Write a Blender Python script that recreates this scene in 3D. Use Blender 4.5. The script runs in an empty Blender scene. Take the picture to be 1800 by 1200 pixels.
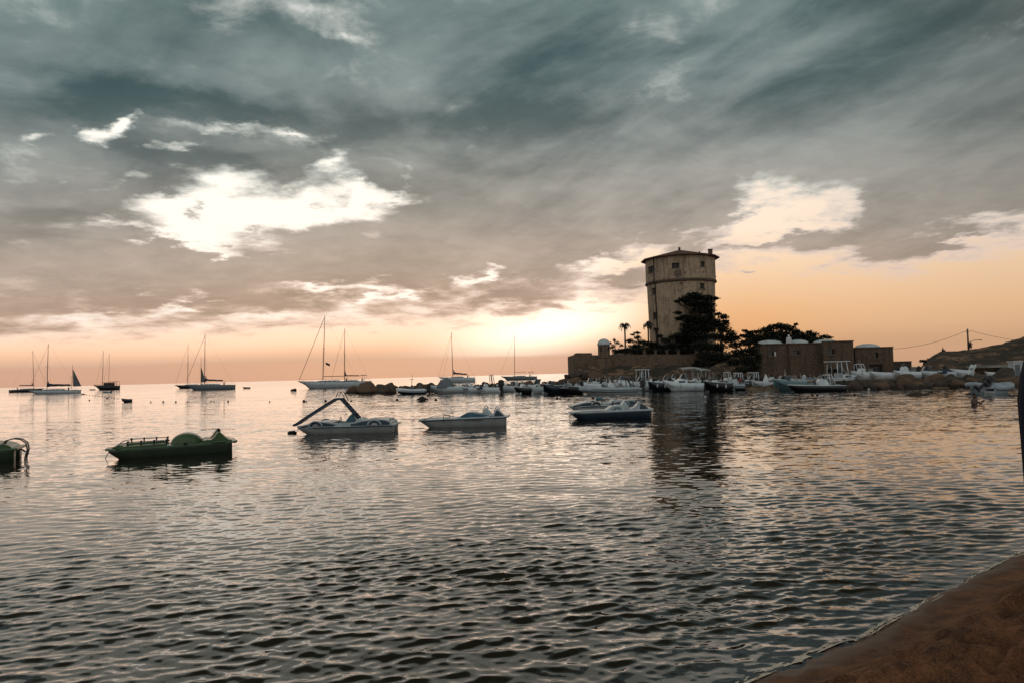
import bpy, bmesh, math, random
import numpy as np
from mathutils import Vector, Matrix, noise as mnoise

SC = bpy.context.scene
COL = SC.collection
R = math.radians
random.seed(7)

# ------------------------------------------------------------------ camera
CAM_H = 2.25
FPX = 1300.0                      # focal length in pixels of the 1800 px wide photograph
PITCH = math.atan(58 / FPX)
ROLL = R(1.46)
_F = Vector((0, math.cos(PITCH), math.sin(PITCH)))
_U0 = Vector((0, -math.sin(PITCH), math.cos(PITCH)))
_R0 = Vector((1, 0, 0))
_Rc = _R0 * math.cos(ROLL) - _U0 * math.sin(ROLL)
_Uc = _U0 * math.cos(ROLL) + _R0 * math.sin(ROLL)
cam_d = bpy.data.cameras.new("camera")
cam_d.sensor_width = 36
cam_d.lens = 36 * FPX / 1800
cam_d.clip_start = 0.05
cam_d.clip_end = 30000
cam = bpy.data.objects.new("camera", cam_d)
COL.objects.link(cam)
cam.matrix_world = Matrix(((_Rc.x, _Uc.x, -_F.x, 0), (_Rc.y, _Uc.y, -_F.y, 0), (_Rc.z, _Uc.z, -_F.z, CAM_H), (0, 0, 0, 1)))
SC.camera = cam

def ray(px, py):
    return _F + _Rc * ((px - 900) / FPX) + _Uc * ((600 - py) / FPX)
def at(px, py, Y):
    d = ray(px, py)
    k = Y / d.y
    return Vector((d.x * k, Y, CAM_H + d.z * k))
def ground(px, py, z=0.0):
    d = ray(px, py)
    k = (z - CAM_H) / d.z
    return Vector((d.x * k, d.y * k, z))

# ------------------------------------------------------------------ colour helpers
def lin(r, g, b, k=1.0):
    f = lambda c: ((c / 255) / 12.92 if c / 255 <= 0.04045 else (((c / 255) + 0.055) / 1.055) ** 2.4)
    return (f(r) * k, f(g) * k, f(b) * k, 1.0)

# small expression layer over math nodes
class E:
    nt = None
    def __init__(s, v): s.v = v
    def _op(s, op, *o, clamp=False):
        n = E.nt.nodes.new('ShaderNodeMath'); n.operation = op; n.use_clamp = clamp
        for i, a in enumerate((s,) + o):
            a = a.v if isinstance(a, E) else a
            if isinstance(a, (int, float)): n.inputs[i].default_value = a
            else: E.nt.links.new(a, n.inputs[i])
        return E(n.outputs[0])
    def __add__(s, o): return s._op('ADD', o)
    __radd__ = __add__
    def __sub__(s, o): return s._op('SUBTRACT', o)
    def __rsub__(s, o): return E(o)._op('SUBTRACT', s)
    def __mul__(s, o): return s._op('MULTIPLY', o)
    __rmul__ = __mul__
    def __truediv__(s, o): return s._op('DIVIDE', o)
    def max(s, o): return s._op('MAXIMUM', o)
    def min(s, o): return s._op('MINIMUM', o)
    def exp(s): return s._op('EXPONENT')
    def pow(s, o): return s._op('POWER', o)
    def clamp(s): return s._op('ADD', 0.0, clamp=True)
    def smooth(s, a, b, lo=0.0, hi=1.0):
        n = E.nt.nodes.new('ShaderNodeMapRange'); n.interpolation_type = 'SMOOTHSTEP'
        E.nt.links.new(s.v, n.inputs[0])
        for i, q in enumerate((a, b, lo, hi)): n.inputs[i + 1].default_value = q
        return E(n.outputs[0])
def comb(x, y, z=0.0):
    n = E.nt.nodes.new('ShaderNodeCombineXYZ')
    for i, a in enumerate((x, y, z)):
        a = a.v if isinstance(a, E) else a
        if isinstance(a, (int, float)): n.inputs[i].default_value = a
        else: E.nt.links.new(a, n.inputs[i])
    return n.outputs[0]
def ramp(fac, stops, interp='LINEAR'):
    n = E.nt.nodes.new('ShaderNodeValToRGB'); cr = n.color_ramp; cr.interpolation = interp
    while len(cr.elements) < len(stops): cr.elements.new(0.5)
    for e, (p, c) in zip(cr.elements, stops):
        e.position = p; e.color = c if len(c) == 4 else (*c, 1)
    E.nt.links.new(fac.v if isinstance(fac, E) else fac, n.inputs[0])
    return n.outputs[0]
def mixc(fac, a, b, mode='MIX'):
    n = E.nt.nodes.new('ShaderNodeMix'); n.data_type = 'RGBA'; n.blend_type = mode
    for s, v in ((n.inputs[0], fac), (n.inputs[6], a), (n.inputs[7], b)):
        v = v.v if isinstance(v, E) else v
        if isinstance(v, (int, float)): s.default_value = v
        elif isinstance(v, tuple): s.default_value = v
        else: E.nt.links.new(v, s)
    return n.outputs[2]
def noise(vec, scale, detail=4, rough=0.5, dist=0.0, lac=2.0):
    n = E.nt.nodes.new('ShaderNodeTexNoise')
    n.inputs['Scale'].default_value = scale; n.inputs['Detail'].default_value = detail
    n.inputs['Roughness'].default_value = rough; n.inputs['Distortion'].default_value = dist
    n.inputs['Lacunarity'].default_value = lac
    E.nt.links.new(vec, n.inputs['Vector'])
    return n

# ------------------------------------------------------------------ sky (a world: dusk clouds with gaps)
W = bpy.data.worlds.new("World"); SC.world = W; W.use_nodes = True
wt = W.node_tree; wt.nodes.clear(); E.nt = wt
SUN_EL, SUN_AZ = R(6), R(-11)      # behind the clouds, left of centre
tc = wt.nodes.new('ShaderNodeTexCoord')
sep = wt.nodes.new('ShaderNodeSeparateXYZ'); wt.links.new(tc.outputs['Generated'], sep.inputs[0])
dx, dy, dz = (E(sep.outputs[i]) for i in range(3))
yy = dy.max(0.08)
u0 = dx / yy
v0 = (dz.max(-0.02)) / yy
# warp
cl = comb(dx / (dz.max(0) + 0.16), dy / (dz.max(0) + 0.16), 0.0)
wn = noise(cl, 2.6, 7, 0.6)
ws = wt.nodes.new('ShaderNodeSeparateColor'); wt.links.new(wn.outputs['Color'], ws.inputs[0])
u = u0 + (E(ws.outputs[0]) - 0.5) * 0.22
v = v0 + (E(ws.outputs[1]) - 0.5) * 0.11 * v0.smooth(0.0, 0.2)
wf = noise(cl, 9.0, 6, 0.6)
wfs = wt.nodes.new('ShaderNodeSeparateColor'); wt.links.new(wf.outputs['Color'], wfs.inputs[0])
u = u + (E(wfs.outputs[0]) - 0.5) * 0.07
v = v + (E(wfs.outputs[1]) - 0.5) * 0.04 * v0.smooth(0.0, 0.2)
uv = comb(u, v)
def uvp(px, py):
    d = ray(px, py); return d.x / d.y, d.z / d.y
def gauss(px, py, rx, ry, ang=0.0, amp=1.0, vec=None, dep=None):
    if dep is not None: vec = comb(dep._op('MULTIPLY_ADD', 1e-7, u), v)     # keeps the node chain serial
    c = uvp(px, py)
    m = wt.nodes.new('ShaderNodeMapping'); m.vector_type = 'TEXTURE'
    m.inputs['Location'].default_value = (c[0], c[1], 0)
    m.inputs['Rotation'].default_value = (0, 0, R(ang))
    m.inputs['Scale'].default_value = (rx / FPX, ry / FPX, 1)
    wt.links.new(vec or uv, m.inputs[0])
    d = wt.nodes.new('ShaderNodeVectorMath'); d.operation = 'DOT_PRODUCT'
    wt.links.new(m.outputs[0], d.inputs[0]); wt.links.new(m.outputs[0], d.inputs[1])
    return (E(d.outputs['Value']) * -1.0).exp() * amp
def fcurve(e, lo, hi, pts):
    """piecewise curve of e between lo..hi; pts in the same unit"""
    n = wt.nodes.new('ShaderNodeFloatCurve')
    f = (e - lo) / (hi - lo)
    wt.links.new(f.clamp().v, n.inputs['Value'])
    c = n.mapping.curves[0]
    pts = [((a - lo) / (hi - lo), b) for a, b in pts]
    while len(c.points) < len(pts): c.points.new(0.5, 0.5)
    for p, (a, b) in zip(c.points, pts): p.location = (a, b)
    n.mapping.update()
    return E(n.outputs[0])
# lower edge of the cloud deck, as v over u
edge_px = [(-500, 610), (0, 590), (200, 572), (400, 568), (560, 548), (700, 545), (850, 525), (1000, 500), (1120, 484), (1250, 430), (1330, 400), (1450, 410), (1560, 434), (1680, 412), (1800, 388), (2100, 320), (2600, 250)]
edge_uv = [uvp(*p) for p in edge_px]
vedge = fcurve(u, edge_uv[0][0], edge_uv[-1][0], edge_uv)
fine = E(noise(cl, 4.2, 10, 0.62, 0.25).outputs[0])
med = E(noise(cl, 1.7, 6, 0.55, 0.6).outputs[0])
big = E(noise(cl, 0.55, 3, 0.5, 0.4).outputs[0])
lowfade = v0.smooth(0.02, 0.12)
dens = (v - vedge + 0.022) * 13.0
dens = dens.min(0.78).max(-1.5)
dens = dens + (fine - 0.5) * 2.5 + (med - 0.5) * 0.7
holes = [(300, 262, 60, 10, 10, .7), (505, 222, 44, 9, -5, .8), (250, 305, 50, 9, 5, .6), (640, 335, 40, 12, 0, .8), (120, 330, 60, 9, 4, .5), (215, 225, 30, 20, 40, .6), (820, 470, 22, 9, -35, .6), (470, 555, 60, 6, 6, .6), (620, 60, 60, 14, -20, .5), (165, 245, 40, 26, 0, 1.46), (70, 266, 24, 14, 0, 0.85), (215, 215, 26, 14, 30, 0.98), (385, 215, 60, 14, 0, 0.92),
         (600, 290, 42, 26, -15, 1.22), (400, 385, 160, 36, -4, 1.6), (570, 368, 140, 30, 5, 1.35), (340, 425, 140, 12, -8, 1.22),
         (530, 330, 50, 25, 0, 0.85), (400, 330, 60, 22, 0, 0.67), (715, 310, 16, 26, 0, 0.55), (690, 355, 60, 12, 5, 0.61),
         (560, 10, 90, 34, -10, 0.6), (430, 10, 60, 40, 0, 0.55), (820, 488, 34, 14, -30, 0.92), (610, 515, 110, 11, -6, 0.73),
         (700, 528, 60, 7, 8, 0.98), (310, 530, 36, 16, 30, 0.98), (180, 560, 60, 10, 0, 0.73), (560, 505, 30, 14, -20, 0.49),
         (1400, 348, 95, 50, 0, 1.45), (1345, 392, 80, 36, 0, 1.3), (1090, 462, 55, 22, 15, 1.59), (1150, 418, 90, 14, 5, 0.85),
         (1240, 445, 100, 16, 8, 0.73), (1500, 370, 40, 40, 0, 0.61), (1240, 365, 40, 20, 0, 0.43)]
for h in holes: dens = dens - gauss(*h, dep=dens)
adds = [(1690, 360, 150, 30, 10, .9), (1560, 400, 60, 26, 0, .5), (1265, 378, 55, 26, -15, 1.0), (1410, 420, 90, 22, 12, 1.1), (1220, 425, 40, 14, 0, .6), (1290, 440, 170, 9, 9, .8), (1395, 385, 18, 22, 0, .8), (1560, 440, 30, 10, 0, .5),
        (1120, 490, 70, 7, 6, .9), (1650, 435, 45, 9, 8, 0.7), (1298, 479, 28, 4, 3, .9), (370, 382, 26, 9, -20, 1.3), (290, 350, 50, 9, -5, .7), (585, 360, 30, 10, 0, .8),
        (1435, 274, 34, 9, 0, .5), (930, 530, 40, 26, 0, .6), (300, 460, 300, 30, 0, .5), (800, 440, 300, 40, 5, .7), (1000, 300, 260, 120, 0, .6), (300, 170, 350, 45, 0, .35), (1600, 200, 300, 150, 0, .5), (100, 360, 140, 45, 0, .35)]
for h in adds: dens = dens + gauss(*h, dep=dens)
dens = dens - v0.smooth(0.035, 0.10, 0.55, 0.0)
cover = dens.smooth(-0.42, 0.30)
# colour of the open sky: height ramp, left/centre and right of the tower
vr = v0.smooth(0, 1)  # placeholder node, unused
vn = (v0 / 0.5).clamp()
skyL = ramp(vn, [(0.0, lin(200, 160, 136)), (0.05, lin(205, 166, 142)), (0.075, lin(232, 184, 152)), (0.10, lin(250, 202, 168)), (0.145, lin(246, 218, 196)),
                 (0.19, lin(246, 236, 222, 1.0)), (0.30, (1.02, .93, .80, 1)), (1.0, (.98, .94, .88, 1))])
skyR = ramp(vn, [(0.0, lin(198, 154, 120)), (0.08, lin(210, 166, 128)), (0.16, lin(228, 184, 140)), (0.27, lin(238, 204, 168)), (0.38, (.92, .74, .58, 1)), (0.6, (.92, .8, .68, 1)), (1.0, lin(220, 215, 208))])
sky = mixc(u0.smooth(0.02, 0.24), skyL, skyR)
sky = mixc(v0.smooth(0.03, 0.06, 0.0, 1.0), sky, (1.12, 1.12, 1.12, 1), 'MULTIPLY')
sky = mixc(u0.smooth(0.25, 0.75, 0, 0.35), sky, lin(196, 158, 128))
sky = mixc(gauss(1290, 580, 170, 70, 0, .42, comb(u0, v0)), sky, lin(236, 164, 96))
sky = mixc(gauss(960, 572, 150, 42, 8, .9, comb(u0, v0)), sky, (1.75, 1.42, 1.12, 1))
sky = mixc(gauss(520, 592, 420, 24, 3, .45, comb(u0, v0)), sky, (1.22, 0.80, 0.57, 1))
# horizon cloud bank on the left
bank = (v0 + (E(noise(comb(u0 * 3.0, v0 * 18.0), 3.0, 4).outputs[0]) - 0.5) * 0.008).smooth(0.022, 0.028, 1.0, 0.0) * u0.smooth(0.05, 0.3, 1.0, 0.3)
sky = mixc(bank * 0.7, sky, lin(214, 166, 140))
# colour of the cloud body: lit thin edges, heavy middle, teal high up, mauve near the horizon
vc = (v0 / 0.62).clamp()
body_lo = ramp(vc, [(0.0, lin(214, 172, 146)), (0.14, lin(196, 166, 146)), (0.24, lin(194, 174, 158)), (0.36, lin(178, 170, 160)), (0.5, lin(160, 163, 158)), (0.66, lin(148, 160, 158)), (0.85, lin(126, 144, 142)), (1.0, lin(128, 144, 144))])
body_hi = ramp(vc, [(0.0, lin(188, 150, 128)), (0.14, lin(166, 142, 124)), (0.24, lin(154, 138, 124)), (0.36, lin(130, 126, 119)), (0.5, lin(98, 108, 107)), (0.66, lin(68, 90, 93)), (0.85, lin(54, 78, 82)), (1.0, lin(56, 78, 82))])
stk = E(noise(comb(v0 * 8.0 - u0 * 4.0, u0 * 1.3 + v0 * 0.8), 1.6, 5, 0.55, 0.4).outputs[0])
tone = ((fine - 0.5) * 0.9 + (med - 0.5) * 2.9) * v0.smooth(0.08, 0.32, 0.4, 1.0) + (stk - 0.5) * 1.9 * (u0.smooth(-0.25, 0.1) + 0.2) + (big - 0.5) * 1.0 + 0.40 + v0.smooth(0.05, 0.2, 0.2, 0.0)
tone_g = [(980, 195, 260, 50, 8, .75), (760, 215, 240, 24, 0, .4), (300, 175, 210, 30, -8, .75), (120, 170, 180, 40, 0, .6), (440, 200, 120, 20, -10, .4), (470, 345, 60, 14, 0, .5), (420, 300, 140, 22, -12, .5), (1000, 90, 220, 40, 12, .3), (1650, 20, 300, 60, 0, .55), (1760, 240, 200, 40, 12, .35), (90, 395, 170, 24, 2, .5), (350, 290, 160, 26, -12, .3),
          (900, 20, 200, 60, 0, -.25), (480, 110, 110, 40, -30, -.3), (100, 280, 110, 40, 0, -.25), (620, 430, 260, 40, 0, -.35), (1430, 310, 130, 90, 20, -.75), (1120, 140, 60, 100, -40, -.2), (1200, 430, 200, 50, 0, -.4), (100, 470, 200, 40, 0, -.3),
          (560, 240, 120, 20, -6, .3), (1200, 290, 240, 70, 30, .1), (1600, 380, 120, 30, 12, .2), (1700, 120, 160, 60, 20, -.15)]
for h in tone_g: tone = tone + gauss(*h, dep=tone)
body = mixc(tone.smooth(-0.35, 1.45), body_lo, body_hi)
fg = (E(noise(cl, 7.0, 8, 0.65, 0.3).outputs[0]) - 0.5) * 0.5 + 1.0
cc = wt.nodes.new('ShaderNodeCombineColor')
for i in range(3): wt.links.new(fg.v, cc.inputs[i])
body = mixc(1.0, body, cc.outputs[0], 'MULTIPLY')
body = mixc(u0.smooth(0.3, 0.9, 0, 0.45), body, lin(96, 92, 84))
rimc = ramp(vc, [(0.0, lin(240, 196, 168)), (0.25, lin(236, 214, 200)), (0.45, lin(214, 216, 208)), (1.0, lin(180, 188, 184))])
body = mixc(dens.smooth(0.0, 0.7, 0.9, 0.0), body, rimc)
cc2 = wt.nodes.new('ShaderNodeCombineColor')
ov = v0.smooth(0.52, 1.1, 0.95, 0.4)
for i, q_ in enumerate((0.0, 0.12, 0.23)): wt.links.new((ov - v0.smooth(0.5, 1.0) * q_).v, cc2.inputs[i])
body = mixc(1.0, body, cc2.outputs[0], 'MULTIPLY')
front = mixc(cover, sky, body)
# behind the camera: plain dusk cloud
bk = ramp((dz * 1.2 + (fine - 0.5) * 0.5).clamp(), [(0.0, lin(200, 190, 180)), (0.25, lin(190, 190, 188)), (0.6, lin(172, 178, 180)), (1.0, lin(146, 156, 160))])
col = mixc(dy.smooth(-0.05, 0.22), bk, front)
col = mixc(dz.smooth(-0.03, -0.005, 1.0, 0.0), col, lin(90, 84, 76))
nish = wt.nodes.new('ShaderNodeTexSky'); nish.sky_type = 'NISHITA'; nish.sun_disc = False
nish.sun_elevation = SUN_EL; nish.sun_rotation = SUN_AZ
col = mixc(0.0015, col, nish.outputs[0], 'ADD')
bg = wt.nodes.new('ShaderNodeBackground'); wt.links.new(col, bg.inputs[0]); bg.inputs[1].default_value = 1.0
wo = wt.nodes.new('ShaderNodeOutputWorld'); wt.links.new(bg.outputs[0], wo.inputs[0])
W.cycles.sampling_method = 'MANUAL'; W.cycles.sample_map_resolution = 512

sun_d = bpy.data.lights.new("sun", 'SUN'); sun_d.energy = 0.3; sun_d.angle = R(60); sun_d.color = (1.0, 0.86, 0.7)
sun = bpy.data.objects.new("sun", sun_d); COL.objects.link(sun)
_sd = Vector((math.sin(SUN_AZ) * math.cos(SUN_EL), math.cos(SUN_AZ) * math.cos(SUN_EL), math.sin(SUN_EL)))
sun.rotation_euler = (-_sd).to_track_quat('-Z', 'Y').to_euler()
sun.location = (0, 0, 60)

SC.view_settings.view_transform = 'Standard'; SC.view_settings.look = 'None'
SC.view_settings.exposure = 0.0; SC.view_settings.gamma = 1.0; SC.view_settings.use_curve_mapping = False
SC.render.engine = 'CYCLES'
SC.cycles.max_bounces = 5; SC.cycles.glossy_bounces = 3; SC.cycles.diffuse_bounces = 2; SC.cycles.transmission_bounces = 2

# ------------------------------------------------------------------ materials
MATS = {}
def mat(name, c1, c2=None, rough=0.6, scale=4.0, bump=0.0, bscale=20.0, metal=0.0, detail=5, stretch=(1, 1, 1), spec=0.5, mid=(0.35, 0.65), coat=0.0):
    if name in MATS: return MATS[name]
    m = bpy.data.materials.new(name); m.use_nodes = True; nt = m.node_tree; E.nt = nt
    b = nt.nodes['Principled BSDF']
    t = nt.nodes.new('ShaderNodeTexCoord'); mp = nt.nodes.new('ShaderNodeMapping')
    mp.inputs['Scale'].default_value = stretch
    nt.links.new(t.outputs['Object'], mp.inputs[0])
    if c2 is None: c2 = tuple(x * 0.72 for x in c1)
    n = noise(mp.outputs[0], scale, detail, 0.6)
    nt.links.new(ramp(n.outputs[0], [(mid[0], c1), (mid[1], c2)]), b.inputs['Base Color'])
    b.inputs['Roughness'].default_value = rough; b.inputs['Metallic'].default_value = metal
    b.inputs['Specular IOR Level'].default_value = spec; b.inputs['Coat Weight'].default_value = coat
    if bump:
        n2 = noise(mp.outputs[0], bscale, 6, 0.6)
        bp = nt.nodes.new('ShaderNodeBump'); bp.inputs['Distance'].default_value = bump
        nt.links.new(n2.outputs[0], bp.inputs['Height']); nt.links.new(bp.outputs[0], b.inputs['Normal'])
    MATS[name] = m
    return m

# ------------------------------------------------------------------ mesh helpers
class MB:
    def __init__(s): s.v = []; s.f = []; s.sm = []
    def add(s, vs, fs, smooth=False):
        o = len(s.v); s.v += [tuple(p) for p in vs]
        s.f += [tuple(i + o for i in f) for f in fs]; s.sm += [smooth] * len(fs)
        return s
    def box(s, c, size, rz=0.0, bev=0.0, ry=0.0):
        hx, hy, hz = size[0] / 2, size[1] / 2, size[2] / 2
        M = Matrix.Translation(c) @ Matrix.Rotation(rz, 4, 'Z') @ Matrix.Rotation(ry, 4, 'Y')
        if bev <= 0:
            vs = [M @ Vector((x * hx, y * hy, z * hz)) for z in (-1, 1) for y in (-1, 1) for x in (-1, 1)]
            return s.add(vs, [(0, 2, 3, 1), (4, 5, 7, 6), (0, 1, 5, 4), (2, 6, 7, 3), (0, 4, 6, 2), (1, 3, 7, 5)])
        b = min(bev, hx * .9, hy * .9, hz * .9)
        rings = []
        def rr(ix, iy, z):
            q = 0.41 * b if 0 else b
            return [(-ix + q, -iy, z), (ix - q, -iy, z), (ix, -iy + q, z), (ix, iy - q, z), (ix - q, iy, z), (-ix + q, iy, z), (-ix, iy - q, z), (-ix, -iy + q, z)]
        rings = [rr(hx - b, hy - b, -hz), rr(hx, hy, -hz + b), rr(hx, hy, hz - b), rr(hx - b, hy - b, hz)]
        vs = [M @ Vector(p) for r in rings for p in r]
        fs = [tuple(range(7, -1, -1)), tuple(range(24, 32))]
        for k in range(3):
            for i in range(8):
                j = (i + 1) % 8
                fs.append((k * 8 + i, k * 8 + j, k * 8 + 8 + j, k * 8 + 8 + i))
        return s.add(vs, fs)
    def tube(s, pts, r, seg=8, smooth=True, caps=True):
        pts = [Vector(p) for p in pts]
        rs = r if isinstance(r, (list, tuple)) else [r] * len(pts)
        vs = []; fs = []
        prev = None
        for i, p in enumerate(pts):
            t = (pts[min(i + 1, len(pts) - 1)] - pts[max(i - 1, 0)])
            if t.length < 1e-9: t = Vector((0, 0, 1))
            t.normalize()
            a = prev if prev is not None else (Vector((0, 0, 1)) if abs(t.z) < .9 else Vector((1, 0, 0)))
            n = (a - t * a.dot(t))
            if n.length < 1e-6: n = t.orthogonal()
            n.normalize(); prev = n
            b = t.cross(n)
            for k in range(seg):
                th = 2 * math.pi * k / seg
                vs.append(p + (n * math.cos(th) + b * math.sin(th)) * rs[i])
        for i in range(len(pts) - 1):
            for k in range(seg):
                j = (k + 1) % seg
                fs.append((i * seg + k, i * seg + j, (i + 1) * seg + j, (i + 1) * seg + k))
        if caps:
            fs.append(tuple(range(seg - 1, -1, -1))); fs.append(tuple(range((len(pts) - 1) * seg, len(pts) * seg)))
        return s.add(vs, fs, smooth)
    def lathe(s, prof, seg=24, c=(0, 0, 0), smooth=True, a0=0.0, a1=2 * math.pi, wob=None):
        vs = []; fs = []; full = abs(a1 - a0 - 2 * math.pi) < 1e-6
        n = seg if full else seg + 1
        for r, z in prof:
            for k in range(n):
                th = a0 + (a1 - a0) * k / seg
                vs.append((c[0] + r * math.cos(th), c[1] + r * math.sin(th), c[2] + z))
        for i in range(len(prof) - 1):
            for k in range(seg):
                j = (k + 1) % n if full else k + 1
                fs.append((i * n + k, i * n + j, (i + 1) * n + j, (i + 1) * n + k))
        if full:
            if prof[0][0] > 1e-4: fs.append(tuple(range(n - 1, -1, -1)))
            if prof[-1][0] > 1e-4: fs.append(tuple(range((len(prof) - 1) * n, len(prof) * n)))
        return s.add(vs, fs, smooth)
    def prism(s, poly, y0, y1, bev=0.0, smooth=False):
        """polygon in x,z extruded along y, optional rounded shoulders"""
        n = len(poly)
        if bev:
            cx = sum(p[0] for p in poly) / n; cz = sum(p[1] for p in poly) / n
            def ins(p):
                d = Vector((p[0] - cx, p[1] - cz)); L = d.length or 1
                d = d * max(0, (L - bev)) / L
                return (cx + d.x, cz + d.y)
            rings = [(y0, [ins(p) for p in poly]), (y0 + bev, poly), (y1 - bev, poly), (y1, [ins(p) for p in poly])]
        else: rings = [(y0, poly), (y1, poly)]
        vs = [(p[0], y, p[1]) for y, r in rings for p in r]
        fs = [tuple(range(n)), tuple(range((len(rings) - 1) * n + n - 1, (len(rings) - 1) * n - 1, -1))]
        for k in range(len(rings) - 1):
            for i in range(n):
                j = (i + 1) % n
                fs.append((k * n + i, (k + 1) * n + i, (k + 1) * n + j, k * n + j))
        return s.add(vs, fs, smooth)
    def loft(s, rings, closed=False, cap=True, smooth=True):
        n = len(rings[0]); vs = [p for r in rings for p in r]; fs = []
        for i in range(len(rings) - 1):
            for k in range(n if closed else n - 1):
                j = (k + 1) % n
                fs.append((i * n + k, i * n + j, (i + 1) * n + j, (i + 1) * n + k))
        if cap:
            fs.append(tuple(range(n - 1, -1, -1))); fs.append(tuple(range((len(rings) - 1) * n, len(rings) * n)))
        return s.add(vs, fs, smooth)
    def blob(s, c, r, seg=10, rings=6, jit=0.0, rnd=random, zmin=-1.0):
        vs = []; fs = []
        rr = r if isinstance(r, (tuple, list)) else (r, r, r)
        for i in range(rings + 1):
            ph = math.pi * i / rings
            for k in range(seg):
                th = 2 * math.pi * k / seg
                q = 1 + rnd.uniform(-jit, jit)
                z = max(math.cos(ph), zmin)
                vs.append((c[0] + rr[0] * math.sin(ph) * math.cos(th) * q, c[1] + rr[1] * math.sin(ph) * math.sin(th) * q, c[2] + rr[2] * z * q))
        for i in range(rings):
            for k in range(seg):
                j = (k + 1) % seg
                fs.append((i * seg + k, (i + 1) * seg + k, (i + 1) * seg + j, i * seg + j))
        return s.add(vs, fs, True)
    def build(s, name, m=None, parent=None, loc=None):
        me = bpy.data.meshes.new(name)
        me.from_pydata(s.v, [], s.f)
        me.polygons.foreach_set('use_smooth', s.sm)
        me.update()
        o = bpy.data.objects.new(name, me); COL.objects.link(o)
        if m: me.materials.append(m)
        if parent: o.parent = parent
        if loc is not None: o.location = loc
        return o
def tag(o, label=None, cat=None, group=None, kind=None):
    if label: o['label'] = label
    if cat: o['category'] = cat
    if group: o['group'] = group
    if kind: o['kind'] = kind
    return o
def thing(name, label, cat, loc=(0, 0, 0), rz=0.0, group=None, sc=1.0):
    o = bpy.data.objects.new(name, None); COL.objects.link(o)
    o.empty_display_size = 0.3
    o.location = loc; o.rotation_euler = (0, 0, rz); o.scale = (sc, sc, sc)
    return tag(o, label, cat, group)
def struct(o): o['kind'] = 'structure'; return o
def copy_tree(o, parent=None):
    c = o.copy(); COL.objects.link(c); c.parent = parent
    for ch in list(o.children): copy_tree(ch, c)
    return c
def grid_mesh(name, X, Y, Z, m, smooth=True):
    nr, nc = X.shape
    me = bpy.data.meshes.new(name)
    co = np.stack([X, Y, Z], -1).reshape(-1, 3).astype(np.float32)
    i = np.arange(nr - 1)[:, None] * nc + np.arange(nc - 1)[None, :]
    q = np.stack([i, i + 1, i + nc + 1, i + nc], -1).reshape(-1, 4).astype(np.int32)
    me.vertices.add(len(co)); me.vertices.foreach_set('co', co.ravel())
    me.loops.add(q.size); me.loops.foreach_set('vertex_index', q.ravel())
    me.polygons.add(len(q)); me.polygons.foreach_set('loop_start', np.arange(0, q.size, 4, dtype=np.int32))
    me.polygons.foreach_set('use_smooth', np.full(len(q), smooth))
    me.update(calc_edges=True)
    me.materials.append(m)
    o = bpy.data.objects.new(name, me); COL.objects.link(o)
    return o
# numpy value noise
def vnoise(x, y, seed=0):
    xi = np.floor(x).astype(np.int64); yi = np.floor(y).astype(np.int64)
    fx = x - xi; fy = y - yi; fx = fx * fx * (3 - 2 * fx); fy = fy * fy * (3 - 2 * fy)
    def h(a, b):
        n = (a * 374761393 + b * 668265263 + seed * 1442695041) & 0x7fffffff
        n = ((n ^ (n >> 13)) * 1274126177) & 0x7fffffff
        return ((n ^ (n >> 16)) & 0xffff) / 65535.0
    return (h(xi, yi) * (1 - fx) + h(xi + 1, yi) * fx) * (1 - fy) + (h(xi, yi + 1) * (1 - fx) + h(xi + 1, yi + 1) * fx) * fy
def fbm(x, y, oct=5, seed=0, gain=0.5):
    t = 0; a = 1; s = 0
    for k in range(oct):
        t = t + a * vnoise(x * 2 ** k + 17 * k, y * 2 ** k - 9 * k, seed + k); s += a; a *= gain
    return t / s
def seg_dist(X, Y, poly):
    """unsigned distance to polyline"""
    d = np.full(X.shape, 1e9)
    for (ax, ay), (bx, by) in zip(poly[:-1], poly[1:]):
        vx, vy = bx - ax, by - ay; L = vx * vx + vy * vy
        t = np.clip(((X - ax) * vx + (Y - ay) * vy) / L, 0, 1)
        d = np.minimum(d, np.hypot(X - ax - t * vx, Y - ay - t * vy))
    return d
def inside(X, Y, poly):
    c = np.zeros(X.shape, bool)
    n = len(poly)
    for i in range(n):
        x1, y1 = poly[i]; x2, y2 = poly[(i + 1) % n]
        if y1 == y2: continue
        cond = ((y1 > Y) != (y2 > Y)) & (X < (x2 - x1) * (Y - y1) / (y2 - y1) + x1)
        c ^= cond
    return c
def sm(x, a, b):
    t = np.clip((x - a) / (b - a), 0, 1); return t * t * (3 - 2 * t)

# ------------------------------------------------------------------ beach
shore_px = [(1800, 968), (1745, 997), (1715, 1012), (1690, 1032), (1650, 1042), (1600, 1078), (1560, 1092), (1515, 1118), (1470, 1128), (1430, 1150), (1370, 1172), (1320, 1190), (1270, 1215)]
shore = [tuple(ground(*p).xy) for p in shore_px]
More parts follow.
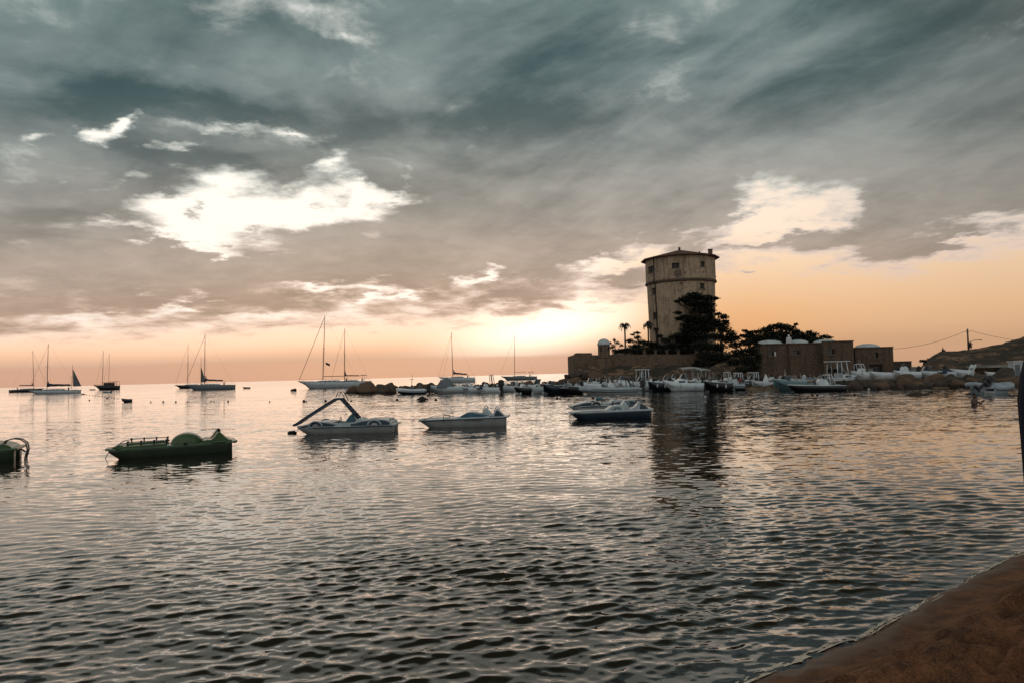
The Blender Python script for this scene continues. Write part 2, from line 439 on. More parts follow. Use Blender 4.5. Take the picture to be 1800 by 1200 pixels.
# smooth (Chaikin) the shoreline
ext_a = [(52, 61), (40, 40), (24, 24), (13, 14.5), (8.4, 10.2)]
ext_b = [(1.2, 4.1), (0.2, 3.6), (-1.5, 2.9), (-4, 2.0), (-9, 0.8), (-25, -4), (-60, -20)]
shore_line = ext_a + shore + ext_b
for _ in range(2):
    n_ = [shore_line[0]]
    for a_, b_ in zip(shore_line[:-1], shore_line[1:]):
        n_ += [(a_[0] * .75 + b_[0] * .25, a_[1] * .75 + b_[1] * .25), (a_[0] * .25 + b_[0] * .75, a_[1] * .25 + b_[1] * .75)]
    shore_line = n_ + [shore_line[-1]]
beach_poly = shore_line + [(-60, -120), (160, -120), (160, 61)]
def beach_d(X, Y):
    d = seg_dist(X, Y, shore_line)
    return np.where(inside(X, Y, beach_poly), d, -d)
def axis(segs):
    out = []
    for a, b, st in segs: out += list(np.arange(a, b, st))
    return np.array(out)
gx = axis([(-60, -10, 1.5), (-10, -2, .25), (-2, 9, .03), (9, 16, .15), (16, 90, 1.0)])
gy = axis([(-60, -8, 2.0), (-8, 2, .25), (2, 10.5, .03), (10.5, 20, .2), (20, 80, 1.0)])
X, Y = np.meshgrid(gx, gy)
D = beach_d(X, Y)
Z = np.where(D > 0, 0.11 * D, 0.13 * D)
Z = np.minimum(Z, 0.55 + 0.02 * D)
Z = np.maximum(Z, -3.0)
dry = sm(D, 0.3, 0.95)
wet = sm(D, -0.5, 0.35)
lump = fbm(X * 1.9 + Y * 0.9, Y * 4.2 - X * 1.2, 4, 3)
foot = 0.5 - np.abs(fbm(X * 3.0 + Y, Y * 6.5 - X * 2.0, 3, 9) - 0.5) * 2.2
Z = Z + dry * (lump * 0.30 + foot * 0.15 + (fbm(X * 14, Y * 14, 3, 5) - .5) * 0.014) + wet * ((fbm(X * 1.5, Y * 1.5, 2, 31) - .5) * 0.03 + (fbm(X * 6, Y * 6, 3, 32) - .5) * 0.02)
rf = np.random.default_rng(4)
for q_ in range(170):
    fx, fy = rf.uniform(1.5, 9), rf.uniform(2.2, 10.5); a_ = rf.uniform(-.5, 1.4) + (0.6 if q_ % 2 else 0)
    dd = beach_d(np.array([fx]), np.array([fy]))[0]
    if dd < 0.55: continue
    i0, i1 = np.searchsorted(gx, [fx - .5, fx + .5]); j0, j1 = np.searchsorted(gy, [fy - .5, fy + .5])
    xx, yy_ = X[j0:j1, i0:i1] - fx, Y[j0:j1, i0:i1] - fy
    p_ = (xx * math.cos(a_) + yy_ * math.sin(a_)) / .16; q2 = (-xx * math.sin(a_) + yy_ * math.cos(a_)) / .07
    e_ = p_ ** 2 + q2 ** 2
    Z[j0:j1, i0:i1] += -.085 * np.exp(-e_ ** 1.5) + .028 * np.exp(-((np.sqrt(e_) - 1.45) / .35) ** 2)
ms = bpy.data.materials.new("wet_and_dry_sand"); ms.use_nodes = True; nt = ms.node_tree; E.nt = nt
b = nt.nodes['Principled BSDF']
g = nt.nodes.new('ShaderNodeNewGeometry'); sp = nt.nodes.new('ShaderNodeSeparateXYZ'); nt.links.new(g.outputs['Position'], sp.inputs[0])
n1 = noise(g.outputs['Position'], 2.0, 6, 0.6); n2 = noise(g.outputs['Position'], 60.0, 4, 0.7)
zz = E(sp.outputs[2]) + (E(n1.outputs[0]) - 0.5) * 0.03
dryf = zz.smooth(0.006, 0.032)
n5 = noise(g.outputs['Position'], 5.0, 5, 0.6)
c_dry = ramp((E(n2.outputs[0]) * 0.5 + E(n5.outputs[0]) * 0.5).v, [(0.40, (0.062, 0.024, 0.010)), (0.60, (0.27, 0.108, 0.042))])
c_wet = ramp(n2.outputs[0], [(0.3, (0.07, 0.032, 0.016)), (0.7, (0.11, 0.052, 0.026))])
nt.links.new(mixc(dryf, c_wet, c_dry), b.inputs['Base Color'])
rr_ = dryf * 0.45 + 0.5
nt.links.new(rr_.v, b.inputs['Roughness'])
bp = nt.nodes.new('ShaderNodeBump'); bp.inputs['Distance'].default_value = 0.006
nt.links.new(n2.outputs[0], bp.inputs['Height']); nt.links.new(bp.outputs[0], b.inputs['Normal'])
nt.links.new((dryf * 0.8 + 0.15).v, bp.inputs['Strength'])
struct(grid_mesh("beach", X, Y, Z, ms))

# ------------------------------------------------------------------ sea
rng = np.random.default_rng(11)
rr = [1.2]
while rr[-1] < 9000:
    r = rr[-1]
    if r < 60: st = min(max(0.024, 0.45 * r * r / (CAM_H * 739)), 1.6)
    else: st = min(1.6 * (r / 60) ** 2.2, r * .25)
    rr.append(r + st)
rr = np.array(rr + [16000.0])
az = np.radians(axis([(-160, -60, 2.0), (-60, -42, .4), (-42, 42, .085), (42, 60, .4), (60, 160.01, 2.0)]))
RR, AZ = np.meshgrid(rr, az, indexing='ij')
X = RR * np.sin(AZ); Y = RR * np.cos(AZ)
Z = np.zeros_like(X); DX = np.zeros_like(X); DY = np.zeros_like(X)
near = rr < 90
dr = np.gradient(rr)[:, None]
SD = beach_d(X, Y)
shal = sm(-SD, 0.0, 0.9)             # waves die out against the sand
patch = 0.55 + 0.9 * fbm(X * .16 + 40, Y * .16, 3, 21)
patch2 = 0.5 + 1.0 * fbm(X * .5, Y * .35 + 9, 2, 22)
NW = 120
for i in range(NW):
    lam = math.exp(rng.uniform(math.log(0.09), math.log(0.44)))
    slope = 0.195 * math.sqrt(2.0 / NW)
    th = rng.normal(0.12, 0.5)          # travel direction about towards the beach
    if i < 10: lam = rng.uniform(1.2, 4.0); slope = 0.008; th = rng.normal(-0.35, 0.3)
    k = 2 * math.pi / lam
    kx, ky = k * math.sin(th), -k * math.cos(th)
    A = slope / k
    ph = rng.uniform(0, 6.283)
    n = int((rr < 70).sum())
    fade = np.clip((lam / np.maximum(dr[:n] * 2.6, 1e-6)) - 0.6, 0, 1) * np.clip((70 - rr[:n, None]) / 25, 0, 1)
    amp = A * fade * (0.30 + 0.70 * np.clip((19 - rr[:n, None]) / 13, 0, 1)) * (patch2[:n] if lam < 1.4 else 1.0) * patch[:n] * (0.25 + 0.75 * shal[:n])
    a = kx * X[:n] + ky * Y[:n] + ph
    s_, c_ = np.sin(a), np.cos(a)
    Z[:n] += amp * s_
    ch = 0.85
    DX[:n] += ch * amp * c_ * (kx / k); DY[:n] += ch * amp * c_ * (ky / k)
mw = bpy.data.materials.new("sea_water"); mw.use_nodes = True; nt = mw.node_tree; E.nt = nt
b = nt.nodes['Principled BSDF']
b.inputs['Base Color'].default_value = (0.016, 0.013, 0.008, 1); b.inputs['Roughness'].default_value = 0.04
b.inputs['IOR'].default_value = 1.5
g = nt.nodes.new('ShaderNodeNewGeometry')
mp = nt.nodes.new('ShaderNodeMapping'); nt.links.new(g.outputs['Position'], mp.inputs[0]); mp.inputs['Scale'].default_value = (0.6, 1.25, 1.0)
ln = nt.nodes.new('ShaderNodeVectorMath'); ln.operation = 'LENGTH'; nt.links.new(g.outputs['Position'], ln.inputs[0])
dist = E(ln.outputs['Value'])
far = dist.smooth(7, 30)
def rip(scale, det, rough=.55):
    n = noise(mp.outputs[0], scale, det, rough, 0.35)
    q = nt.nodes.new('ShaderNodeVectorMath'); q.operation = 'SUBTRACT'; nt.links.new(n.outputs['Color'], q.inputs[0]); q.inputs[1].default_value = (.5, .5, .5)
    return q.outputs[0]
def vscale(vec, e):
    q = nt.nodes.new('ShaderNodeVectorMath'); q.operation = 'SCALE'; nt.links.new(vec, q.inputs[0]); nt.links.new(e.v, q.inputs['Scale']); return q.outputs[0]
def vadd(a, b_):
    q = nt.nodes.new('ShaderNodeVectorMath'); q.operation = 'ADD'; nt.links.new(a, q.inputs[0]); nt.links.new(b_, q.inputs[1]); return q.outputs[0]
calm = E(noise(g.outputs['Position'], 0.07, 4, 0.6).outputs[0]).smooth(0.38, 0.62, 0.55, 1.2)
amp = calm * (far * 0.67 + 0.5) * dist.smooth(80, 500, 1.0, 0.8)
pert = vadd(vscale(rip(4.6, 3), amp * 0.34), vscale(rip(1.1, 3), amp * far * 0.22))
q = nt.nodes.new('ShaderNodeVectorMath'); q.operation = 'MULTIPLY'; nt.links.new(vadd(pert, vscale(rip(12.0, 3), dist.smooth(5, 16, 0.20, 0.0))), q.inputs[0]); q.inputs[1].default_value = (0.7, 1.0, 0.0)
nn = nt.nodes.new('ShaderNodeVectorMath'); nn.operation = 'NORMALIZE'
nt.links.new(vadd(g.outputs['Normal'], q.outputs[0]), nn.inputs[0]); nt.links.new(nn.outputs[0], b.inputs['Normal'])
nt.links.new(dist.smooth(30, 600, 0.02, 0.10).v, b.inputs['Roughness'])
struct(grid_mesh("sea", X + DX, Y + DY, Z, mw))
# seabed under everything
mbed = mat("seabed_sand", (0.03, 0.03, 0.024), rough=0.9)
sb_ = MB().add([(-20000, -20000, -3.2), (20000, -20000, -3.2), (20000, 20000, -3.2), (-20000, 20000, -3.2)], [(0, 1, 2, 3)]).build("seabed", mbed)
struct(sb_)
# swash line: thin broken water film along the sand, its sky reflection painted in cream
msheen = mat("painted_swash_sheen", (0.80, 0.68, 0.52), (0.5, 0.41, 0.3), rough=0.25, scale=9.0, bump=0.01, bscale=40, spec=0.8)
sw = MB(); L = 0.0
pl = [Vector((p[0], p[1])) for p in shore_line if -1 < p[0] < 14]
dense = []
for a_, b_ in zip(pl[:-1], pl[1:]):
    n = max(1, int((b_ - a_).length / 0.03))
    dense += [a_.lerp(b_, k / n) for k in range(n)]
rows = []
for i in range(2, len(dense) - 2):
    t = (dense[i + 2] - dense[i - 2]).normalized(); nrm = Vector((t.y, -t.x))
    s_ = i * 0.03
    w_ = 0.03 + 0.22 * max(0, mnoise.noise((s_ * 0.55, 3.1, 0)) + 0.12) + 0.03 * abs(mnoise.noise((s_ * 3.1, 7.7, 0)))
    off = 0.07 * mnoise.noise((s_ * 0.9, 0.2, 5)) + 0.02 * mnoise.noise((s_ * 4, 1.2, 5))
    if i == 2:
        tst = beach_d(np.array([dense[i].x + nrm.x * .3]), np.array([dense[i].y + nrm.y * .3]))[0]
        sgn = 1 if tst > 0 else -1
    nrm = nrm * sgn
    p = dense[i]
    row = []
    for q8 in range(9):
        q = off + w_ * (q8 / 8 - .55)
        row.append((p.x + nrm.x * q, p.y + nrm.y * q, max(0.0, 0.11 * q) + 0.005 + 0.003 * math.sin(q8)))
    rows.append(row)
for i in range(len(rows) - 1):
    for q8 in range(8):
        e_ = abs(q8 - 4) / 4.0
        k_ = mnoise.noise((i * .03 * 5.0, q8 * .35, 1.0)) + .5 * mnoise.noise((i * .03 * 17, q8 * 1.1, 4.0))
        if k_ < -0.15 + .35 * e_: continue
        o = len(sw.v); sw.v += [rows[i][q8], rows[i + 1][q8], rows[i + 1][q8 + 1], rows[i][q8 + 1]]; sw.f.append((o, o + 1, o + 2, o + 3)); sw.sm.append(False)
tag(sw.build("shore_sheen", msheen), kind='stuff', label="thin pale line of painted sky sheen where the ripples meet the sand")
# ------------------------------------------------------------------ headland, quay and hill: one terrain sheet
coast = [(8.2, 141), (9.0, 133), (13, 125), (18, 112), (21, 96), (23, 84), (28, 78.5), (33, 75), (35.5, 70.5), (44, 69.5), (50, 67), (56, 63), (70, 60.5), (200, 60), (400, 60), (400, 420), (150, 420), (60, 260), (24, 190), (11, 160)]
gx = axis([(2, 62, .4), (62, 110, .8), (110, 400, 6)])
gy = axis([(58, 92, .4), (92, 118, .8), (118, 162, .4), (162, 420, 5)])
X, Y = np.meshgrid(gx, gy)
D = seg_dist(X, Y, coast + [coast[0]]); IN = inside(X, Y, coast)
D = np.where(IN, D, -D) + (fbm(X * .35, Y * .35, 3, 77) - .5) * 2.0
rock = fbm(X * .28, Y * .28, 5, 50)
rid = 1 - np.abs(fbm(X * .22 + 5, Y * .42, 5, 60) - .5) * 2
Z = np.clip(D * 0.5, -3.5, 0.75)
# cliff under and around the bastion, rising behind the retaining wall to the foot of the tower
cl_ = sm(D, 0.5, 4.5) * sm(Y, 126, 139) * sm(X, 6, 12) * (1 - sm(X, 40, 52))
Z = Z + cl_ * (1.0 + 1.9 * rock + 0.8 * rid + 0.7 * np.abs(fbm(X * .9, Y * .9, 3, 71) - .5))
pl_ = sm(Y, 138.9, 140.6) * sm(X, 12.2, 13.4) * (1 - sm(X, 46, 62)) * sm(D, 0, 2)
Z = np.maximum(Z, pl_ * (4.6 + 3.4 * sm(Y, 141, 149) * sm(X, 20, 29) * (1 - sm(X, 37, 46))))
sl_ = sm(Y, 112, 142) * sm(X, 34, 42) * (1 - sm(X, 58, 72))
Z = np.maximum(Z, sl_ * 3.4 * (0.7 + 0.6 * rock))
# rock outcrop right of the wall
for (ox, oy, orx, ory, oh) in ((38, 122, 5, 3, 3.0), (33.5, 117, 4, 2.5, 1.8), (44, 128, 5, 4, 3.5)):
    Z = Z + oh * np.exp(-((X - ox) / orx) ** 2 - ((Y - oy) / ory) ** 2) * (0.6 + 0.8 * rid) * IN
# hill on the right, its crest laid through the ridge line
crest_px = [(1612, 637), (1635, 630), (1655, 620), (1680, 619), (1703, 617), (1730, 613), (1765, 606), (1780, 601), (1800, 595), (1880, 575), (2000, 560), (2300, 540)]
cr = [at(px, py, 125) for px, py in crest_px]
HX = np.array([50, 62] + [c.x for c in cr] + [500]); HZ = np.array([0.8, 1.0] + [c.z for c in cr] + [16])
H = np.interp(X * 125 / np.maximum(Y, 90), HX, HZ)
hm = sm(Y, 84, 124) ** 0.8 * (1 - sm(Y, 130, 260) * .8) * sm(X * 125 / Y, 66, 71) * sm(D, 1, 6)
tex = (rid - .6) * 1.6 + (rock - .5) * 1.2
Z = np.maximum(Z, hm * (H + tex * np.clip((124 - Y) / 12, 0.08, 1)))
Z = np.where(D < 0, np.minimum(Z, D * .5), Z) + np.where(D > 0.3, (fbm(X * 1.6, Y * 1.6, 3, 90) - .5) * 0.35, 0)
mrock = bpy.data.materials.new("coast_rock_and_scrub"); mrock.use_nodes = True; nt = mrock.node_tree; E.nt = nt
b = nt.nodes['Principled BSDF']; g = nt.nodes.new('ShaderNodeNewGeometry')
mp = nt.nodes.new('ShaderNodeMapping'); mp.inputs['Scale'].default_value = (1, 1, 2.6); nt.links.new(g.outputs['Position'], mp.inputs[0])
n1 = noise(mp.outputs[0], .45, 8, .62, .6); n2 = noise(g.outputs['Position'], .22, 5, .6); n3 = noise(g.outputs['Position'], 2.5, 6, .7)
c1 = ramp(n1.outputs[0], [(0.3, (0.035, 0.022, 0.015)), (0.5, (0.10, 0.062, 0.038)), (0.60, (0.32, 0.19, 0.10)), (0.68, (0.08, 0.05, 0.032))])
scrub = (E(n2.outputs[0]) * 0.7 + E(n3.outputs[0]) * 0.3).smooth(0.49, 0.54)
nt.links.new(mixc(scrub, c1, ramp(n3.outputs[0], [(0.35, (0.020, 0.018, 0.010)), (0.7, (0.075, 0.056, 0.030))])), b.inputs['Base Color'])
b.inputs['Roughness'].default_value = 0.9
bp = nt.nodes.new('ShaderNodeBump'); bp.inputs['Distance'].default_value = 0.7
nt.links.new(n1.outputs[0], bp.inputs['Height'])
bp2 = nt.nodes.new('ShaderNodeBump'); bp2.inputs['Distance'].default_value = 0.1
nt.links.new(n3.outputs[0], bp2.inputs['Height']); nt.links.new(bp.outputs[0], bp2.inputs['Normal']); nt.links.new(bp2.outputs[0], b.inputs['Normal'])
terr = struct(grid_mesh("rocky_headland", X, Y, Z, mrock))
_TX, _TY, _TZ = gx, gy, Z
def tz(x, y):
    i = int(np.clip(np.searchsorted(_TX, x) - 1, 0, len(_TX) - 2)); j = int(np.clip(np.searchsorted(_TY, y) - 1, 0, len(_TY) - 2))
    fx = (x - _TX[i]) / (_TX[i + 1] - _TX[i]); fy = (y - _TY[j]) / (_TY[j + 1] - _TY[j])
    return float((_TZ[j, i] * (1 - fx) + _TZ[j, i + 1] * fx) * (1 - fy) + (_TZ[j + 1, i] * (1 - fx) + _TZ[j + 1, i + 1] * fx) * fy)

# ------------------------------------------------------------------ materials of buildings
def stone_mat(name, c1, c2, c3, s=1.0, streak=True, brick=None):
    m = bpy.data.materials.new(name); m.use_nodes = True; nt = m.node_tree; E.nt = nt
    b = nt.nodes['Principled BSDF']; g = nt.nodes.new('ShaderNodeTexCoord'); P = g.outputs['Object']
    n1 = noise(P, .55 * s, 7, .62, .4); n3 = noise(P, 3.2 * s, 7, .7)
    mp = nt.nodes.new('ShaderNodeMapping'); mp.inputs['Scale'].default_value = (1, 1, .12); nt.links.new(P, mp.inputs[0])
    n2 = noise(mp.outputs[0], 1.5 * s, 6, .65)
    col = ramp(n1.outputs[0], [(0.32, c2), (0.5, c1), (0.72, c1)])
    col = mixc(E(n2.outputs[0]).smooth(.48, .66, 0, .7), col, (*c3, 1))
    col = mixc(E(n3.outputs[0]).smooth(.54, .60, 0, .65), col, (*c3, 1))
    hgt = n3.outputs[0]
    if brick:
        vt = nt.nodes.new('ShaderNodeTexVoronoi'); vt.feature = 'DISTANCE_TO_EDGE'; vt.inputs['Scale'].default_value = brick
        mp2 = nt.nodes.new('ShaderNodeMapping'); mp2.inputs['Scale'].default_value = (1, 1, 1.7); nt.links.new(P, mp2.inputs[0]); nt.links.new(mp2.outputs[0], vt.inputs['Vector'])
        e_ = E(vt.outputs['Distance']).smooth(0.0, 0.09)
        col = mixc(e_ * -0.6 + 0.6, col, (c3[0] * .7, c3[1] * .7, c3[2] * .7, 1))
        hgt = (e_ * 0.5 + E(n3.outputs[0]) * 0.6).v
    nt.links.new(col, b.inputs['Base Color']); b.inputs['Roughness'].default_value = .92
    bp = nt.nodes.new('ShaderNodeBump'); bp.inputs['Distance'].default_value = .08; nt.links.new(hgt, bp.inputs['Height']); nt.links.new(bp.outputs[0], b.inputs['Normal'])
    return m
m_stucco = stone_mat("weathered_stucco", (0.52, 0.38, 0.255), (0.34, 0.235, 0.15), (0.13, 0.09, 0.065))
m_cord = stone_mat("cordon_stone", (0.16, 0.11, 0.075), (0.11, 0.08, 0.055), (0.07, 0.05, 0.035), 3)
m_wall = stone_mat("rubble_masonry", (0.19, 0.125, 0.08), (0.13, 0.088, 0.058), (0.075, 0.052, 0.036), 1.4, brick=1.6)
m_block = stone_mat("plain_granite_masonry", (0.16, 0.105, 0.068), (0.11, 0.075, 0.05), (0.065, 0.045, 0.032), 1.3, brick=2.0)
m_tile = mat("terracotta_roof_tiles", (0.17, 0.075, 0.045), (0.10, 0.045, 0.03), rough=.85, scale=3, bump=.05, bscale=10)
m_dark = mat("dark_opening", (0.012, 0.010, 0.009), (0.02, 0.017, 0.014), rough=.6)
m_glass = mat("dark_window_glass", (0.015, 0.016, 0.018), (0.02, 0.02, 0.022), rough=.12, spec=.6)
m_frame = mat("worn_window_surround", (0.22, 0.16, 0.115), (0.14, 0.1, 0.07), rough=.8, scale=6)
m_pipe = mat("dull_drain_pipe", (0.06, 0.045, 0.035), rough=.6)
m_dome = mat("pale_lime_plaster", (0.62, 0.66, 0.64), (0.48, 0.52, 0.50), rough=.75, scale=1.2, bump=.02, bscale=8, detail=7)
m_white = mat("white_plaster", (0.74, 0.75, 0.73), (0.6, 0.61, 0.58), rough=.8, scale=2)

# ------------------------------------------------------------------ watch tower
TC = at(1200, 600, 150)
TX, TY = TC.x, 150.0
TB = tz(TX, TY - 6) - 1.2
def zpx(py, Y, px=1200): return at(px, py, Y).z
Yf = TY - 6.6
z_eave = at(1200, 447, 142.2).z
z_ring = at(1200, 490.5, 143).z
R_top, R_bot = 6.95, 6.45
tw = thing("watch_tower", "tall round ochre stucco watch tower with low tiled roof standing above the harbour", "tower", (TX, TY, TB))
H_e = z_eave - TB; H_r = z_ring - TB
def tr(z): return R_bot + (R_top - 0.18 - R_bot) * max(0, min(1, z / H_r)) if z < H_r else R_top
# wall rings with window openings cut as recessed pockets: radial grid with holes
def tower_wall():
    mb = MB()
    # windows: (angle from camera-facing -Y towards +X in degrees, z centre, w, h)
    wins = TW
    nth = 180
    ths = [i * 2 * math.pi / nth for i in range(nth)]
    zs = sorted(set([0, H_r - .02, H_r + .02, H_e] + [round(k * .4, 3) for k in range(1, int(H_e / .4) + 1)] + [w[1] - w[3] / 2 for w in wins] + [w[1] + w[3] / 2 for w in wins]))
    zs = [z for z in zs if 0 <= z <= H_e]
    idx = {}
    def P(i, j, dep=0.0):
        key = (i % nth, j, dep)
        if key not in idx:
            th = ths[i % nth]; r = tr(zs[j]) - dep
            idx[key] = len(mb.v); mb.v.append((r * math.sin(th), -r * math.cos(th), zs[j]))
        return idx[key]
    def isw(i, j):
        zc = (zs[j] + zs[j + 1]) / 2; a = math.degrees(ths[i] + math.pi / nth)
        a = (a + 180) % 360 - 180
        for (wa, wz, ww, wh) in wins:
            hw = math.degrees(ww / 2 / 6.8)
            if abs(a - wa) < hw and wz - wh / 2 < zc < wz + wh / 2: return True
        return False
    grid = [[isw(i, j) for j in range(len(zs) - 1)] for i in range(nth)]
    for i in range(nth):
        for j in range(len(zs) - 1):
            if not grid[i][j]:
                mb.f.append((P(i, j), P(i + 1, j), P(i + 1, j + 1), P(i, j + 1))); mb.sm.append(True)
            else:
                d = .38
                mb.f.append((P(i, j, d), P(i + 1, j, d), P(i + 1, j + 1, d), P(i, j + 1, d))); mb.sm.append(False)
                if not grid[i - 1][j]: mb.f.append((P(i, j), P(i, j, d), P(i, j + 1, d), P(i, j + 1))); mb.sm.append(False)
                if not grid[(i + 1) % nth][j]: mb.f.append((P(i + 1, j, d), P(i + 1, j), P(i + 1, j + 1), P(i + 1, j + 1, d))); mb.sm.append(False)
                if j == 0 or not grid[i][j - 1]: mb.f.append((P(i, j), P(i + 1, j), P(i + 1, j, d), P(i, j, d))); mb.sm.append(False)
                if j == len(zs) - 2 or not grid[i][j + 1]: mb.f.append((P(i, j + 1, d), P(i + 1, j + 1, d), P(i + 1, j + 1), P(i, j + 1))); mb.sm.append(False)
    return mb
def wpx(px, py, w, h):
    a = math.asin(max(-.98, min(.98, (at(px, py, Yf).x * 1.02 - TX) / 6.75)))
    Yw = TY - 6.8 * math.cos(a)
    return (math.degrees(a), zpx(py, Yw, px) - TB, w / max(.35, math.cos(a)) * 1.0, h)
TW = [wpx(1147, 474, .75, 1.25), wpx(1182, 467, 1.45, 1.0), wpx(1229, 465, .9, .95), wpx(1192.5, 499, .45, .5), wpx(1229, 503, 1.1, 1.0), wpx(1231, 509, .7, .5),
      wpx(1150, 512, .5, 1.3), wpx(1151.5, 555, .6, 1.2), wpx(1198, 480, .3, .35), wpx(1230, 479, .28, .35), (68, H_e - 3, .7, 1.6), (120, H_e - 3.4, .9, 1.2), (180, H_e - 3.4, .9, 1.2), (240, H_e - 3.4, .9, 1.2)]
tower_wall().build("wall", m_stucco, tw)
MB().lathe([(R_top - .2, H_r - .38), (R_top + .10, H_r - .26), (R_top + .22, H_r - .02), (R_top + .10, H_r + .2), (R_top - .05, H_r + .28)], 72).build("cordon_moulding", m_cord, tw)
MB().lathe([(R_bot + .0, 1.75), (R_bot + .14, 1.85), (R_bot + .14, 1.98), (R_bot + .02, 2.05)], 72).build("string_course", m_cord, tw)
# polygonal low roof
mb = MB()
NR = 12; ro = 7.85; za = H_e + 2.1
ring0 = [(ro * math.sin(2 * math.pi * (i + .5) / NR), -ro * math.cos(2 * math.pi * (i + .5) / NR), H_e - .02) for i in range(NR)]
vs = ring0 + [(p[0], p[1], p[2] + .2) for p in ring0] + [(-.9, 0, za), (0, 0, za + .02)]
vs = [(0, 0, H_e - .02)] + vs
fs = []
for i in range(NR):
    j = (i + 1) % NR
    fs += [(0, 1 + i, 1 + j), (1 + i, 1 + NR + i, 1 + NR + j, 1 + j), (1 + NR + i, 2 * NR + 2, 1 + NR + j)]
vs.pop(2 * NR + 1)
fs = [tuple(2 * NR + 1 if q == 2 * NR + 2 else q for q in f) for f in fs]
roof = mb.add(vs, fs).build("roof", m_tile, tw)
MB().tube([(0, 0, za - .1), (0, 0, za + .35), (0, 0, za + .45), (0, 0, za + .6)], [.28, .2, .3, .05], 10).build("finial", m_cord, roof)
MB().box((5.6, -2.5, H_e + .95), (.75, .6, 1.2), bev=.05).box((5.6, -2.5, H_e + 1.62), (.9, .75, .16)).build("chimney", m_cord, roof)
MB().tube([(3.2, -3.5, H_e + .6), (3.2, -3.5, H_e + 1.15)], [.12, .14], 8).build("vent_pipe", m_cord, roof)
a = math.asin((at(1157, 480, Yf).x - TX) / 6.75)
MB().tube([((tr(z) + .1) * math.sin(a), -(tr(z) + .1) * math.cos(a), z) for z in (.2, H_r - .5)] + [((R_top + .35) * math.sin(a), -(R_top + .35) * math.cos(a), z) for z in (H_r - .2, H_r + .3)] + [((R_top + .1) * math.sin(a), -(R_top + .1) * math.cos(a), z) for z in (H_r + .6, H_e - .05)], .11, 8).build("drain_pipe", m_pipe, tw)
for (wa, wz, ww, wh) in TW:
    if wh < .6: continue
    th = math.radians(wa); r = tr(wz) + .02
    mb = MB()
    M = Matrix.Rotation(th, 4, 'Z')
    def bx(c, s_):
        o = len(mb.v); mb.box(c, s_); mb.v[o:] = [tuple(M @ Vector(p)) for p in mb.v[o:]]
    w2 = ww / 2 * .98
    bx((0, -r + .03, wz - wh / 2 - .07), (ww + .3, .2, .12))
    w = mb.build("window", m_frame, tw)
    mb = MB()
    bx((0, -r + .33, wz), (ww * .97, .05, wh * .97))
    mb.build("pane", m_dark, w)
    mb = MB()
    bx((0, -r + .30, wz), (.07, .05, wh * .95))
    bx((0, -r + .30, wz + .05), (ww * .95, .045, .06))
    mb.build("frame", m_cord, w)
# round plaque under the wide window
q = wpx(1186, 481, 1, 1); th = math.radians(q[0])
mb = MB()
o = len(mb.v); mb.lathe([(0.75, 0), (.75, .1), (.62, .14), (.6, .08), (.3, .08), (.26, .16), (0, .18)], 20)
Mx = Matrix.Rotation(th, 4, 'Z') @ Matrix.Translation((0, -R_top - .0, q[1])) @ Matrix.Rotation(R(90), 4, 'X')
mb.v = [tuple(Mx @ Vector(p)) for p in mb.v]
mb.build("round_plaque", m_frame, tw)

# ------------------------------------------------------------------ bastion wall with its sentry turret
bw0, bw1 = at(1010, 640, 139), at(1222, 640, 139)
zt = lambda px, py: at(px, py, 139).z
bas = thing("bastion_wall", "long brown stone bastion wall on the rocks below the tower", "wall", (bw0.x, 139, 0.0))
def wall_run(px_list, y0, th, zb):
    """top profile through pixels; stepped top"""
    pts = [(at(px, py, 139).x - bw0.x, at(px, py, 139).z) for px, py in px_list]
    poly = [(pts[0][0], zb)] + pts + [(pts[-1][0], zb)]
    return poly
poly = wall_run([(1010, 621), (1013, 620), (1040, 620), (1040.5, 623.5), (1060, 624), (1061, 623), (1224, 622.5)], 0, 1, .2)
# battered face: the foot stands forward of the top
mb = MB()
n = len(poly)
front = [(p[0], -.25 - (.9 if p[1] < 1 else 0), p[1]) for p in poly]; back = [(p[0], 1.0, p[1]) for p in poly]
mb.add(front + back, [tuple(range(n))] + [tuple(range(2 * n - 1, n - 1, -1))] + [(i, n + i, n + (i + 1) % n, (i + 1) % n) for i in range(n)])
# return wall running back from the left corner
mb.box((.55, 9, 2.9), (1.1, 16, 5.6))
mb.build("masonry", m_wall, bas)
mb = MB()
for k in range(4):
    px = 1133 + k * 20
    p = at(px, 622, 139)
    mb = MB().box((p.x - bw0.x, .35, p.z + .25), (.45, .45, .85), bev=.04).box((p.x - bw0.x, .35, p.z + .72), (.6, .6, .12))
    mb.build("parapet_post", m_wall, bas)
tp = at(1061.5, 620, 138.6)
tb0 = at(1061.5, 660, 138.6).z
tur = thing("sentry_turret", "small round stone sentry turret with pale dome at the corner of the bastion wall", "turret", (tp.x, 138.4, max(0.2, tb0 - .8)))
zb_ = max(0.2, tb0 - .8)
zz_ = lambda py: at(1061.5, py, 137.4).z - zb_
MB().lathe([(2.0, 0), (1.85, zz_(650)), (1.5, zz_(634)), (1.22, zz_(629))], 28).build("flared_base", m_wall, tur)
MB().lathe([(1.28, zz_(629.5)), (1.28, zz_(628)), (1.12, zz_(627.5)), (1.12, zz_(606))], 28).build("drum", m_wall, tur)
MB().lathe([(1.22, zz_(606.2)), (1.22, zz_(604))] + [(1.16 * math.cos(t * math.pi / 16), zz_(604) + .98 * math.sin(t * math.pi / 16)) for t in range(1, 8)] + [(0.0, zz_(604) + .98)], 28).build("dome", m_dome, tur)
for ang in (-35, 40):
    M = Matrix.Rotation(R(ang), 4, 'Z'); mb = MB().box((0, -1.13, zz_(613)), (.28, .12, .7)); mb.v = [tuple(M @ Vector(p)) for p in mb.v]
    mb.build("slit_window", m_dark, tur)

